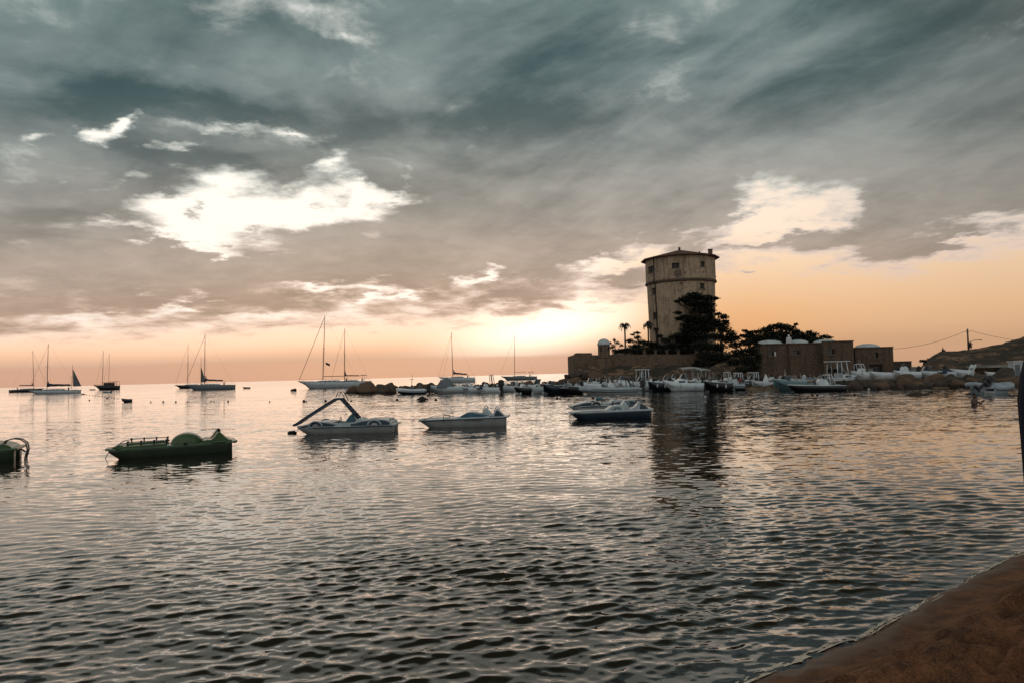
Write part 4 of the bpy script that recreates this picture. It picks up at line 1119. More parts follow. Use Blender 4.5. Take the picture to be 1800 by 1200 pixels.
GRP = "motorboats moored along the harbour breakwater"
def boat(kind, label, cpx, wl, lenpx, yaw=0, hullm=None, deckm=None, eng=m_eng, flip=False, z0=0.0, Y=None, group=GRP, **o):
    """moored boat; its waterline pixel fixes the distance, its width in the photograph the length"""
    g0 = ground(cpx, wl, z0); d = g0.y if Y is None else Y
    if Y is not None: p = at(cpx, wl, Y); g0 = Vector((p.x, Y, z0))
    c = abs(math.cos(R(yaw))); L = lenpx * d / FPX
    L = L / max(.5, c) * (.93 if abs(yaw) > 10 else 1.0)
    g0 = Vector((g0.x, g0.y + L * abs(math.sin(R(yaw))) * .35 + .5, z0))
    hullm = hullm or m_gel; deckm = deckm or m_gel
    name = {'rib': 'inflatable_boat', 'cruiser': 'cabin_cruiser', 'dinghy': 'dinghy'}.get(kind, 'motorboat')
    cat = {'rib': 'inflatable boat', 'cruiser': 'cabin cruiser', 'dinghy': 'dinghy'}.get(kind, 'motorboat')
    t = thing(name, label, cat, (g0.x, g0.y, z0), R(yaw) + (math.pi if flip else 0), group)
    rr_ = random.Random(int(cpx * 7 + wl))
    if kind == 'rib':
        B = o.get('B', L * .38); r = o.get('r', .24)
        rs = hull_obj(t, hullm, L * .96, B - r * 1.2, .38, draft=.28, sheer=.5, rake=.9)
        tubes = MB()
        pts = []
        for k in range(29):
            q = k / 28 * 2 - 1; a = abs(q)
            if a > .45: x = L / 2 - (1 - a) / .55 * L * .62 if 0 else L / 2 - (1 - a) / .55 * L * .62; y = (B / 2 - r) * (1 if q > 0 else -1)
            else:
                th = a / .45 * math.pi / 2; x = L / 2 - L * .62 - math.cos(th) * (L * .38 - r); y = (B / 2 - r) * math.sin(th) ** .85 * (1 if q > 0 else -1)
            zz = .42 + .26 * max(0, (L / 2 - x) / L - .45) ** 1.3 * 2
            pts.append((x, y, zz))
        tubes.tube(pts, [r * .35] + [r] * 27 + [r * .35], 12)
        tb_ = tubes.build("tube", o.get('tubem', m_hyp), t)
        MB().tube([(p[0], p[1] * 1.0 + (r * .98 if p[1] > 0 else -r * .98) * (1 if abs(p[1]) > .1 else 0) - 0, p[2]) for p in pts if abs(p[1]) > (B / 2 - r) * .6][: None and 0 or 11], .03, 5).build("rubbing_strake", m_eng, tb_)
        if o.get('console', True): console(t, o.get('cx', -.1), .2, deckm)
        if o.get('box', True): MB().box((-L * .28, 0, .48), (.8, .7, .35), bev=.06).build("bow_locker", m_seat, t)
        if eng: outboard(t, L / 2, 0, .62, eng, o.get('es', 1.0), o.get('tilt', .1))
    elif kind == 'open':
        B = o.get('B', L * .37); F = o.get('F', .62)
        rs = hull_obj(t, hullm, L, B, F)
        st = MB()
        for s_ in (1, -1): st.tube([gun(rs, i, s_, .0, 1.0) for i in range(len(rs))], .045, 6)
        st.build("gunwale", deckm, t)
        fore_deck(t, rs, o.get('fd', 8), deckm)
        if o.get('console', True): console(t, o.get('cx', -.05 * L), .2, deckm)
        if o.get('screen'): windscreen(t, -L * .08, B * .8, F + .12, .45)
        MB().box((L * .36, 0, .42), (.5, B * .72, .42), bev=.06).build("stern_bench", m_seat, t)
        if eng: outboard(t, L / 2 + .02, 0, F + .05, eng, o.get('es', 1.0), o.get('tilt', .1))
    elif kind == 'cruiser':
        B = o.get('B', L * .36); F = o.get('F', .85)
        rs = hull_obj(t, hullm, L, B, F, sole=.45, sheer=.32)
        st = MB()
        for s_ in (1, -1): st.tube([gun(rs, i, s_, .0, 1.0) for i in range(len(rs))], .05, 6)
        st.build("gunwale", deckm, t)
        fore_deck(t, rs, 6, deckm, .16)
        ch = o.get('ch', .55)
        rows = []
        for (xx, w_, h_) in ((-L * .30, .35, .12), (-L * .22, .62, ch * .55), (-L * .10, .72, ch), (L * .06, .74, ch * 1.05)):
            rows.append([(xx, -B / 2 * w_, F), (xx + .05, -B / 2 * w_ * .92, F + h_ * .7), (xx + .1, -B / 2 * w_ * .6, F + h_), (xx + .1, B / 2 * w_ * .6, F + h_), (xx + .05, B / 2 * w_ * .92, F + h_ * .7), (xx, B / 2 * w_, F)])
        cab = MB().loft(rows, cap=True, smooth=False).build("cabin", deckm, t)
        for s_ in (1, -1): MB().box((-L * .08, s_ * B / 2 * .715, F + ch * .38), (L * .16, .03, ch * .3)).build("window", m_wsh, cab)
        windscreen(t, L * .06, B * .78, F + ch * .95, .5)
        MB().box((L * .36, 0, F * .85), (.55, B * .7, .45), bev=.06).build("stern_bench", m_seat, t)
        if eng: outboard(t, L / 2 + .02, 0, F, eng, o.get('es', 1.1), .05)
        if o.get('hardtop'):
            z1 = o['hardtop']
            mb = MB().box((L * .1, 0, z1), (L * o.get('htl', .34), B * .86, .09), bev=.04)
            mb.build("hardtop", deckm, t)
            fr = MB()
            for s_ in (1, -1):
                for xx, x2 in ((-L * .03, -L * .08), (L * .12, L * .12), (L * .24, L * .26)):
                    fr.tube([(xx, s_ * B * .39, z1 - .04), (x2, s_ * B * .42, F + .1)], .045, 6)
            fr.build("hardtop_post", deckm, t)
            for s_ in (1, -1):
                MB().box((L * .18, s_ * B * .4, (z1 + F) / 2 + .2), (L * .1, .02, (z1 - F) * .45)).build("side_window", m_wsh, t)
    elif kind == 'dinghy':
        B = o.get('B', L * .42); F = .38
        rs = hull_obj(t, hullm, L, B, F, sole=.1, draft=.12)
        MB().box((0, 0, .28), (.25, B * .85, .05)).box((L * .3, 0, .28), (.25, B * .8, .05)).build("thwart", deckm, t)
        if eng: outboard(t, L / 2, 0, F, eng, .7, .2)
    if kind != 'dinghy' and o.get('rails'): rail(t, rs, 9 if kind != 'cruiser' else 7, len(rs) - 1, .35)
    if o.get('bim'):
        bx_, bw, bl, bz, bm = o['bim']; bimini(t, bx_, bw, bl, .6, bz, bm)
    if o.get('arch'):
        ax, az_, am = o['arch']; B_ = o.get('B', L * .37)
        mb = MB()
        for dx_ in (0, .45): mb.tube([(ax + dx_, -B_ * .4, .5), (ax - .1 + dx_ * .6, -B_ * .38, az_ * .9), (ax - .1 + dx_ * .6, -B_ * .3, az_), (ax - .1 + dx_ * .6, B_ * .3, az_), (ax - .1 + dx_ * .6, B_ * .38, az_ * .9), (ax + dx_, B_ * .4, .5)], .04, 6)
        mb.build("roll_bar", am, t)
    if o.get('pile'):
        for k, (px_, py_, pz_, pl_, pw, ph, pm) in enumerate(o['pile']): pile(t, px_, py_, pz_, pl_, pw, ph, pm, seed=int(cpx) + k)
    if o.get('fend') and kind != 'dinghy': fenders(t, rs, o['fend'])
    if o.get('rods'):
        mb = MB()
        for k in range(o['rods']):
            x_ = rr_.uniform(-.3, .3) * L; h_ = rr_.uniform(1.3, 2.1)
            mb.tube([(x_, rr_.uniform(-.4, .4), .5), (x_ + rr_.uniform(-.3, .5), 0, h_)], [.03, .012], 5)
        mb.build("aerial", m_fend, t)
    return t

# left to right along the breakwater
b_ = boat('rib', "leftmost moored motorboat, a pale inflatable with a tan-framed console", 722, 692, 54, 6, m_navy, m_canvg, tubem=m_gel, B=2.1, es=1.25, Y=None, cx=.1)
MB().box((.1, -.35, 1.45), (.06, .06, 1.1)).box((.1, .35, 1.45), (.06, .06, 1.1)).box((.1, 0, 1.98), (.5, .8, .06)).box((.1, 0, 1.45), (.04, .64, .95)).tube([(.1, .1, 2.0), (.25, .1, 2.6)], .02, 5).build("console_frame", m_tan, b_)
boat('open', "white motorboat under a tall grey spray hood, second from the left in the mooring row", 785, 690, 66, -8, m_gelold, m_gel, eng=m_engw, console=False, screen=True, F=.75, pile=[(-.2, 0, .72, 2.2, 1.8, 1.35, m_canvg), (1.7, 0, .6, 1.5, 1.5, .5, m_gel)], rods=2)
boat('open', "white open boat crowded with gear, right of the hooded motorboat", 829, 690, 38, 14, m_gel, m_gel, es=1.3, B=1.9, console=True, pile=[(-.6, 0, .5, 1.0, 1.2, .5, m_canvg)], rods=3)
boat('open', "white motorboat with a black roll bar and big black outboard, right of the gear-crowded boat", 856, 690, 40, 10, m_gel, m_gel, es=1.7, B=1.9, arch=(.55, 2.3, m_dsteel), pile=[(-.7, 0, .55, 1.1, 1.3, .45, m_canvb)])
boat('open', "low pale motorboat with an empty deck, right of the black roll-bar boat", 889, 688, 36, -12, m_gelold, m_gel, B=1.8, console=True, F=.7, eng=m_engw)
boat('open', "dark-hulled motorboat with a tan covered deck, just left of the small white cuddy boat", 921, 691.5, 34, 18, m_black, m_gel, B=1.9, F=.62, pile=[(0.3, 0, .6, 1.5, 1.4, .45, m_seat)])
boat('cruiser', "small white cuddy boat with its bow left, between two dark hulls", 944, 691, 32, 20, m_gelold, m_gel, B=1.8, F=.68, ch=.5)
boat('open', "navy-hulled motorboat with a white foredeck and high bow, left of the boat heaped with gear", 973, 691.5, 40, 16, m_navy, m_gel, B=2.0, F=.85, console=False, screen=True)
boat('open', "dark grey motorboat heaped with gear, left of the long pale inflatable", 1003, 691.5, 38, 14, m_black, m_gelold, B=2.0, F=.72, pile=[(-.4, 0, .6, 1.4, 1.4, .55, m_canvg), (.9, .1, .5, .9, 1.2, .6, m_gelold)], rods=2)
boat('rib', "long pale inflatable with a white console in the middle of the mooring row", 1073, 692, 110, 3, m_gelold, m_gel, B=2.4, r=.27, cx=.2, es=1.3, pile=[(-1.1, 0, .45, 1.2, 1.2, .35, m_gel)], rods=3, arch=(2.0, 1.7, m_dsteel))
boat('cruiser', "white hardtop fishing boat behind the stern of the long pale inflatable", 1128, 687, 46, 12, m_gelold, m_gel, B=2.1, F=.8, ch=.35, hardtop=2.45, htl=.42, rails=False)
boat('open', "navy motorboat with a sweeping bow, left of the largest canopy cruiser", 1160, 687.5, 42, 20, m_navy, m_gel, B=2.1, F=.85, console=True, fend=(5, 9))
boat('cruiser', "white cabin cruiser under a long pale canopy, in front of the tower's reflection", 1203, 687, 66, 4, m_gel, m_gel, B=2.3, F=.8, ch=.6, bim=(.75, 1.9, 2.1, 2.55, m_canv), fend=(3, 8))
boat('open', "white motorboat with a short tilted pale canopy, right beside the long canopy cruiser", 1240, 685, 40, 18, m_gelold, m_gel, B=2.0, F=.75, bim=(-.2, 1.7, 1.25, 2.35, m_canv), Y=None)
boat('open', "black-hulled motorboat with white deck and white fenders, right of the tilted canopy", 1263, 687.5, 50, 15, m_black, m_gel, B=2.1, F=.82, fend=(4, 8), rods=2, eng=m_engw)
boat('rib', "small pale inflatable hung with fenders, right of the black-hulled motorboat", 1293, 685.5, 32, 10, m_black, m_gelold, B=1.9, r=.25, cx=.1, es=.9)
boat('open', "dark open boat with a dull red cover, left of the white pillar-seat boat", 1309, 683, 40, -10, m_black, m_gelold, B=1.9, F=.6, console=False, pile=[(-.3, 0, .5, .9, 1.1, .75, m_red), (.9, 0, .5, .9, 1.2, .4, m_canvb)])
boat('cruiser', "small white pilot-house boat behind the dull red cover", 1325, 680, 30, 12, m_gel, m_gel, B=1.8, F=.6, ch=.4, hardtop=1.75, htl=.4)
boat('open', "white motorboat with a tall white seat on its dark-striped hull", 1345, 683, 42, 8, m_gelold, m_gel, B=2.0, F=.68, pile=[(.35, 0, .6, .45, .6, 1.0, m_gel)], console=False)
boat('open', "teal-hulled motorboat showing its blue stern, left of the long low black boat", 1390, 685, 62, 14, m_teal, m_gel, B=2.2, F=.85, screen=True, console=False, flip=False, rods=1, eng=m_engw)
boat('open', "long low black motorboat with a flat white deck, in front of the hardtop cruiser", 1438, 687.5, 98, 2, m_black, m_gel, B=2.0, F=.48, fd=7, cx=.5, pile=[(.9, 0, .4, .9, .9, .7, m_gel), (-.2, .3, .4, .9, .8, .45, m_canvg)], arch=(1.1, 1.5, m_gel), es=.8)
boat('cruiser', "largest white cabin cruiser with a raised hardtop, right of the domed row's dark wall", 1484, 681, 62, 8, m_gelold, m_gel, B=2.4, F=.95, ch=.6, hardtop=2.75, htl=.5, flip=True, rails=True)
# second row behind
boat('cruiser', "white windscreen boat moored behind the bow of the long pale inflatable", 1038, 684, 36, 10, m_gel, m_gel, B=1.9, F=.7, ch=.35, rails=True)
boat('open', "white rail-framed boat behind the middle of the long pale inflatable", 1075, 683, 44, -12, m_gelold, m_gel, B=1.9, F=.72, screen=True, rods=4, rails=True)
boat('open', "white open boat half hidden between the hardtop fishing boat and the long inflatable", 1102, 683.5, 34, 22, m_gel, m_gel, B=1.8, F=.7, rods=2, pile=[(.2, 0, .6, 1.0, 1.2, .4, m_canvg)])
boat('cruiser', "white boat with a grey covered helm behind the navy sweeping bow", 1172, 683, 34, -10, m_gelold, m_gel, B=1.9, F=.7, ch=.5, pile=[(.3, 0, .9, .9, 1.2, .6, m_canvg)])
boat('open', "pale boat with a thin light arch behind the black-hulled motorboat", 1282, 680, 34, 8, m_gelold, m_gel, B=1.8, F=.66, arch=(-.1, 1.9, m_gel), rods=1)
boat('open', "white motorboat moored behind the teal hull", 1382, 679, 50, 6, m_gel, m_gel, B=1.9, F=.7, rods=2, console=False, screen=True)
boat('open', "grey covered motorboat behind the long low black one, left of the hardtop cruiser", 1428, 680, 44, -8, m_gelold, m_gelold, B=1.9, F=.7, console=False, pile=[(0, 0, .6, 2.2, 1.5, .5, m_canvg)])
for kind, label, px, wl, w, yaw, o in (
    ('open', "white open boat in the back row, just right of the windscreen boat", 1056, 680.5, 34, -14, dict(rods=2, screen=True, console=False)),
    ('cruiser', "small windscreen boat in the back row, left of the hardtop fishing boat", 1094, 680, 30, 12, dict(ch=.45, hm=1)),
    ('open', "pale boat piled with cushions in the back row, right of the hardtop fishing boat", 1150, 680, 34, 10, dict(pile=[(.2, 0, .6, 1.4, 1.3, .5, m_gel)])),
    ('cruiser', "white cuddy boat in the back row, just left of the long canopy", 1186, 680, 34, -8, dict(ch=.6)),
    ('open', "white boat with upright rods in the back row, beneath the tilted canopy", 1226, 680, 34, 14, dict(rods=5)),
    ('open', "white open boat in the back row, between the tilted canopy and the thin light arch", 1258, 679.5, 34, -10, dict(screen=True, console=False, rods=2)),
    ('cruiser', "tiny white wheelhouse boat in the back row, left of the dull red cover", 1298, 678, 26, 6, dict(ch=.4, hardtop=1.7)),
    ('open', "white boat with a pale bow in the back row, left of the teal hull's bow", 1362, 679, 34, 16, dict(rods=1)),
    ('open', "white boat with a light rail in the back row, left of the grey covered motorboat", 1407, 678.5, 34, -6, dict(rails=True, console=False)),
    ('open', "white boat heaped with pale covers in the back row, beside the hardtop cruiser's bow", 1452, 678.5, 32, 8, dict(pile=[(.2, 0, .6, 1.2, 1.2, .55, m_gel)], rods=2))):
    o.pop('hm', None)
    boat(kind, label, px, wl, w, yaw, m_gel, m_gel, B=1.8, F=.72, **o)
# boats drawn up on the shore behind the boulders
SH = "boats drawn up on the stony shore"
def shore_boat(kind, label, px, py, wpx_, Y, **k):
    p = at(px, py, Y); z = max(tz(p.x, Y), .75) + .08
    return boat(kind, label, px, py, wpx_, Y=Y, z0=z, group=SH, **k)
shore_boat('open', "white motorboat ashore with a square white tube frame, in front of the single dome", 1521, 666, 42, 78, yaw=5, B=1.9, F=.65, arch=(-.4, 1.6, m_gel), rods=1)
shore_boat('open', "low white boat ashore with a flat deck, right of the square tube frame", 1556, 668, 44, 77, yaw=-6, B=1.8, F=.55, console=False)
shore_boat('open', "white boat ashore with a tall boxy pale console", 1598, 668, 44, 76, yaw=8, B=1.8, F=.55)
shore_boat('open', "white boat ashore with a teal screen, behind the middle boulders", 1640, 668, 46, 77, yaw=-4, deckm=m_teal, B=1.9, F=.6, screen=True, console=False)
shore_boat('open', "small grey boat ashore under a dark blue cover", 1668, 668, 26, 75.5, yaw=0, hullm=m_gelold, B=1.5, F=.5, console=False, eng=None, pile=[(0, 0, .45, 1.3, 1.2, .45, m_canvb)])
shore_boat('open', "white boat ashore with a sloping foredeck, left of the propped-up dinghy", 1694, 665, 36, 78, yaw=10, B=1.8, F=.6, console=False, eng=None)
shore_boat('dinghy', "small white dinghy ashore at the far right above the rust-brown boulders", 1747, 662, 20, 76, yaw=0, eng=None)
p = at(1710, 668, 74)
up = thing("dinghy", "white dinghy propped up on its end between the boulders", "dinghy", (p.x, 74, tz(p.x, 74) + .1), .3, SH, .55)
rs = hull_rings(2.4, 1.15, .36, sole=.1, draft=.1)
mb = MB().loft(rs, cap=True); M = Matrix.Rotation(R(-58), 4, 'Y'); mb.v = [tuple(M @ Vector(q) + Vector((0, 0, 1.0))) for q in mb.v]
mb.build("hull", m_gel, up)
mb = MB().box((.3, 0, .26), (.22, .95, .05)); mb.v = [tuple(M @ Vector(q) + Vector((0, 0, 1.0))) for q in mb.v]; mb.build("thwart", m_teak, up)
# two inflatables at the far right of the bay
boat('rib', "limp blue-grey inflatable at the water's edge, left of the pair at far right", 1728, 688, 34, 20, m_hyp, m_canvb, B=1.6, r=.2, console=False, box=False, es=.9, pile=[(.2, 0, .3, 1.2, .9, .3, m_canvb)], group="inflatables by the right-hand boulders")
boat('rib', "light blue inflatable with a dark folded outboard, nearest the right edge", 1767, 690.5, 42, 4, m_hyp, m_gelold, flip=True, B=1.7, r=.23, console=False, es=1.1, tilt=.9, pile=[(.3, 0, .35, 1.1, 1.0, .45, m_hyp)], group="inflatables by the right-hand boulders")
# upright white hut-like locker at far right
p = at(1786, 662, 78)
lk = thing("storage_hut", "small pale storage hut standing on the shore near the right edge", "hut", (p.x, 78, tz(p.x, 78)))
MB().box((0, 0, .75), (1.0, .9, 1.5), bev=.02).build("wall", m_gelold, lk)
MB().box((0, 0, 1.56), (1.15, 1.05, .1)).build("roof", m_gel, lk)
MB().box((-.1, -.47, .65), (.5, .04, 1.2)).build("door", m_canvg, lk)

# ------------------------------------------------------------------ boulders
m_bould = bpy.data.materials.new("boulder_granite"); m_bould.use_nodes = True; nt = m_bould.node_tree; E.nt = nt
b = nt.nodes['Principled BSDF']; oi = nt.nodes.new('ShaderNodeObjectInfo'); g = nt.nodes.new('ShaderNodeNewGeometry')
n1 = noise(g.outputs['Position'], 1.4, 7, .65)
c = ramp(n1.outputs[0], [(0.3, (0.035, 0.024, 0.018)), (0.5, (0.085, 0.058, 0.04)), (0.7, (0.16, 0.105, 0.068))])
c = mixc(E(oi.outputs['Random']).smooth(0.5, 1.0, 0, .6), c, (0.20, 0.11, 0.06, 1)); c = mixc(E(oi.outputs['Random']).smooth(0.0, 0.4, .6, 0), c, (0.05, 0.042, 0.034, 1))
sp = nt.nodes.new('ShaderNodeSeparateXYZ'); nt.links.new(g.outputs['Position'], sp.inputs[0])
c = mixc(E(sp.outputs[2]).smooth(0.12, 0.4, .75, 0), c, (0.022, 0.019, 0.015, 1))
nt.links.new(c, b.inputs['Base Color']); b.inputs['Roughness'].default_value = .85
bp = nt.nodes.new('ShaderNodeBump'); bp.inputs['Distance'].default_value = .12; nt.links.new(n1.outputs[0], bp.inputs['Height']); nt.links.new(bp.outputs[0], b.inputs['Normal'])
def rock_mesh(seed):
    bm = bmesh.new(); bmesh.ops.create_icosphere(bm, subdivisions=3, radius=1)
    r_ = random.Random(seed)
    cuts = [(Vector((r_.gauss(0, 1), r_.gauss(0, 1), r_.gauss(0, 1))).normalized(), r_.uniform(.5, .8)) for _ in range(12)]
    for v in bm.verts:
        p = v.co.copy(); p *= 1 + .22 * mnoise.noise(p * 1.1 + Vector((seed * 7.1, 0, 0)))
        for n_, d_ in cuts:
            e = p.dot(n_) - d_
            if e > 0: p -= n_ * e * .88
        p *= 1 + .05 * mnoise.noise(p * 4 + Vector((seed, 3, 0)))
        v.co = p
    me = bpy.data.meshes.new("boulder"); bm.to_mesh(me); bm.free()
    me.polygons.foreach_set('use_smooth', [True] * len(me.polygons)); me.materials.append(m_bould)
    return me
RM = [rock_mesh(s_) for s_ in range(8)]
rb = random.Random(23)
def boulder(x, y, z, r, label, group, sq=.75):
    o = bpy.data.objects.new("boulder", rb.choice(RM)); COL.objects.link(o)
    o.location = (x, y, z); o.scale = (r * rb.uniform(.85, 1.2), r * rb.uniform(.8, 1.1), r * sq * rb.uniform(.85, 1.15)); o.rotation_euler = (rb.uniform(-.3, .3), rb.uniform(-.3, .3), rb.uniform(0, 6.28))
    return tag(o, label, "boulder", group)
# rounded boulders on the right-hand bank
LB = "brown boulder in the rock bank between the right-hand boats and the water"
for row, (yo, zo, r0) in enumerate(((0, .0, .62), (1.1, .38, .64), (2.3, .62, .6))):
    px = 1500 if row == 0 else 1560
    while px < 1840:
        r = r0 * rb.uniform(.7, 1.7)
        Yb = 70.5 - 3.8 * sm(np.array(px), 1650, 1830) + yo
        p = at(px, 676, float(Yb))
        boulder(p.x, float(Yb), zo + rb.uniform(-.2, .15), r, LB, "boulders of the right-hand rock bank")
        px += r * 1.75 * FPX / float(Yb) * rb.uniform(.85, 1.15)
p = at(1765, 662, 73); boulder(p.x, 73, 1.0, 1.15, "largest rust-brown boulder, below the flat-roofed boathouse", None, .7)
for px, py, r in ((1608, 694, .75), (1627, 693.5, .42)):
    p = ground(px, py); boulder(p.x, p.y, -.1, r, "low dark rock awash in front of the right-hand bank", "rocks awash in the bay", .62)
for px, py, r, w in ((1433, 694, .3, 1), (1424, 694, .3, 1)):
    pass
# breakwater from the left tip to the headland
LBW = "brown breakwater boulder behind the moored motorboats"
tips = [(624, 1.6, .62, "large rounded boulder at the breakwater's left tip"), (648, 2.0, .8, "broad flat-topped boulder second from the breakwater's left tip"), (667, 1.0, .6, "small dark boulder between the two big ones on the breakwater"), (682, 1.55, .95, "tall domed boulder on the breakwater just left of the first inflatable")]
for px, r, sq, lab in tips:
    p = ground(px, 690); o = boulder(p.x, p.y, .25, r, lab, None, sq); o.data = RM[(px * 3) % 8]; o.rotation_euler = (.1, .05, px * .7); o.scale = (r * 1.25, r, r * sq)
px = 632
while px < 985:
    Yb = 118 - 6 * (px - 620) / 360 + rb.uniform(0, 4) + (10 * max(0, (px - 880) / 100))
    p = at(px, 680, Yb); r = rb.uniform(.7, 1.25)
    boulder(p.x, Yb, .25 + rb.uniform(-.1, .3), r, LBW, "boulders of the low breakwater")
    px += rb.uniform(6, 13)
# boulders at the foot of the headland and bastion
for k in range(46):
    px = rb.uniform(975, 1330); Yb = 128 - 22 * (px - 975) / 355 + rb.uniform(-3, 5)
    p = at(px, 665, Yb); z = tz(p.x, Yb)
    if z < -1.0: continue
    boulder(p.x, Yb, max(0.05, z), rb.uniform(.6, 1.5), "brown boulder at the foot of the headland behind the moored boats", "boulders at the foot of the headland")
for px, Yb, r in ((983, 136, 1.2), (990, 134, 1.6), (998, 132, 1.9), (1006, 135, 2.3), (1013, 130, 1.5), (1022, 133, 2.2), (1034, 131, 1.7), (1003, 128, 1.3), (1045, 130, 2.0), (1080, 127, 1.7), (1100, 126, 1.4)):
    p = at(px, 665, Yb); boulder(p.x, Yb, max(.2, tz(p.x, Yb)) + .1, r, "large brown outcrop boulder on the headland's left tip below the bastion", "outcrop boulders below the bastion", .6)
for (a, b2, Y_) in (((1268, 650), (1325, 637), 118), ((1272, 658), (1312, 654), 112)):
    p = at(a[0], a[1], Y_); q = at(b2[0], b2[1], Y_)
    o = boulder((p.x + q.x) / 2, Y_, (p.z + q.z) / 2 - .9, 1, "slanting pale-topped rock slab right of the shrubs, %s" % ("upper one" if Y_ == 118 else "lower one"), None)
    o.scale = ((q - p).length / 1.7, 1.6, 1.0); o.rotation_euler = (0, -math.atan2(q.z - p.z, q.x - p.x), 0)

# ------------------------------------------------------------------ sailing yachts at anchor
def yacht(label, hull_px, wl, mast, stays=(), boom=None, flip=False, hullm=None, F=1.15, extra=None, sail=None, Yo=0.0, mizzen=None, bim=False, stern_dinghy=False, flag=None, group="sailing yachts anchored in the bay", name="sailing_yacht", cat="yacht", yaw=0):
    """hull_px = (left, right); mast = (px at deck, py at deck, px top, py top) in the photograph"""
    x0, x1 = hull_px; cx = (x0 + x1) / 2
    g0 = ground(cx, wl); Y = g0.y + Yo; g0 = at(cx, wl, Y); L = (x1 - x0) * Y / FPX
    t = thing(name, label, cat, (g0.x, Y, 0), math.pi if flip else 0, group)
    sg = -1 if flip else 1
    def loc(px, py): p = at(px, py, Y); return Vector(((p.x - g0.x) * sg, 0, p.z))
    rs = hull_obj(t, hullm or m_gelold, L, L * .27, F, draft=.6, sheer=.25, rake=1.1, sole=F - .15, transom=.7, bowpow=1.9)
    MB().add([], [])
    fore_deck(t, rs, 1, m_teak, .1, "deck")
    mb = MB()
    for s_ in (1, -1): mb.tube([gun(rs, i, s_, 0, 1.0) for i in range(len(rs))], .06, 5)
    mb.build("toe_rail", m_eng, t)
    rows = []
    for (f, w_, h_) in ((-.22, .3, .1), (-.16, .5, .4), (.0, .62, .52), (.16, .64, .5), (.2, .6, .2)):
        rows.append([(f * L, -L * .1 * w_ * 1.5, F), (f * L, -L * .085 * w_ * 1.5, F + h_), (f * L, L * .085 * w_ * 1.5, F + h_), (f * L, L * .1 * w_ * 1.5, F)])
    cab = MB().loft(rows, cap=True, smooth=False).build("coachroof", m_gelold, t)
    for k in range(4):
        for s_ in (1, -1): MB().box(((-.1 + k * .075) * L, s_ * L * .0885, F + .3), (.6, .05, .16)).build("window", m_wsh, cab)
    # rails
    rail(t, rs, 0, len(rs) - 1, .6, m_dsteel)
    # masts
    def mastf(m4, name="mast", r=.11, spread=True):
        a = loc(m4[0], m4[1]); a.z = F + .3; b_ = loc(m4[2], m4[3])
        mb = MB().tube([a, a.lerp(b_, .5), b_], [r, r * .95, r * .6], 8)
        mo = mb.build(name, m_alu, t)
        if spread:
            sp_ = MB(); sh = MB(); beam = L * .12
            for f in (.38, .68) if spread != 1 else (.5,):
                c_ = a.lerp(b_, f); sp_.tube([c_ + Vector((0, -beam * .55, 0)), c_, c_ + Vector((0, beam * .55, 0))], .035, 5)
                sh.tube([c_ + Vector((0, -beam * .55, 0)), Vector((a.x + .1, -beam, F))], .012, 4); sh.tube([c_ + Vector((0, beam * .55, 0)), Vector((a.x + .1, beam, F))], .012, 4)
            sp_.build("spreader", m_alu, mo); sh.build("shroud", m_wire, mo)
        return a, b_
    a, b_ = mastf(mast)
    for (p0, p1, w_) in stays:
        MB().tube([loc(*p0), loc(*p1)], w_, 5).build("stay", m_wire, t)
    MB().tube([b_, Vector((L * .48, 0, F + .5))], .012, 4).build("backstay", m_wire, t)
    if boom:
        p0 = loc(*boom[0]); p1 = loc(*boom[1])
        bo = MB().tube([p0, p1], .08, 6).build("boom", m_alu, t)
        if len(boom) > 2:
            n = 9; pts = [p0.lerp(p1, k / (n - 1)) + Vector((0, 0, .16 + .05 * math.sin(k * 2.1))) for k in range(n)]
            r_ = boom[2]
            MB().tube(pts, [r_ * 1.5 if k == 0 else r_ * (1 - .45 * k / n) * (1 + .12 * math.sin(k * 3)) for k in range(n)], 8).build("furled_sail", m_canvb, bo)
            MB().loft([[tuple(p0 + Vector((0, -.14, .1))), tuple(p0 + Vector((0, .14, .1)))], [tuple(p0 + Vector((0.05, -.05, 1.2))), tuple(p0 + Vector((.05, .05, 1.2)))]], cap=False).tube([p0 + Vector((.25, 0, .1)), p0 + Vector((.1, 0, 1.5))], [.3, .06], 6).build("sail_head", m_canvb, bo)
    if mizzen: mastf(mizzen, "mizzen_mast", .08, 1)
    if sail:
        pts = [loc(*p) for p in sail]
        q = len(pts); mb = MB()
        rows = []
        for i in range(7):
            f = i / 6; l_ = pts[0].lerp(pts[1], f); r_ = pts[0].lerp(pts[2], f)
            rows.append([tuple(l_.lerp(r_, k / 6) + Vector((0, -.25 * math.sin(math.pi * k / 6) * f, 0))) for k in range(7)])
        mb.loft(rows, cap=False); mb.loft([[(p[0], p[1] + .03, p[2]) for p in reversed(r)] for r in rows], cap=False)
        mb.build("sail", m_sail, t)
    if bim: bimini(t, L * .34, L * .17, L * .14, F + .1, F + 2.0, m_canvb)
    wheel = MB().box((L * .30, 0, F + .45), (.3, .35, .8), bev=.05).tube([(L * .30 + .25, .5 * math.cos(k * math.pi / 8), F + .8 + .5 * math.sin(k * math.pi / 8)) for k in range(17)], .03, 5)
    wheel.build("steering_pedestal", m_dsteel, t)
    if extra: extra(t, L, F, loc)
    if flag:
        p = loc(*flag)
        MB().add([tuple(p), tuple(p + Vector((1.1, .1, -.5))), tuple(p + Vector((1.0, .15, -1.1))), tuple(p + Vector((0, 0, -.6)))], [(0, 1, 2, 3), (3, 2, 1, 0)]).build("flag", m_canvb, t)
    return t
yacht("dark-hulled yacht farthest left, its bow hidden behind a grey yacht", (19, 78), 688.5, (59.5, 678, 57.5, 616), [((58, 618), (80, 674), .03)], boom=((58, 677), (34, 677), .2), flip=True, hullm=m_black, Yo=0)
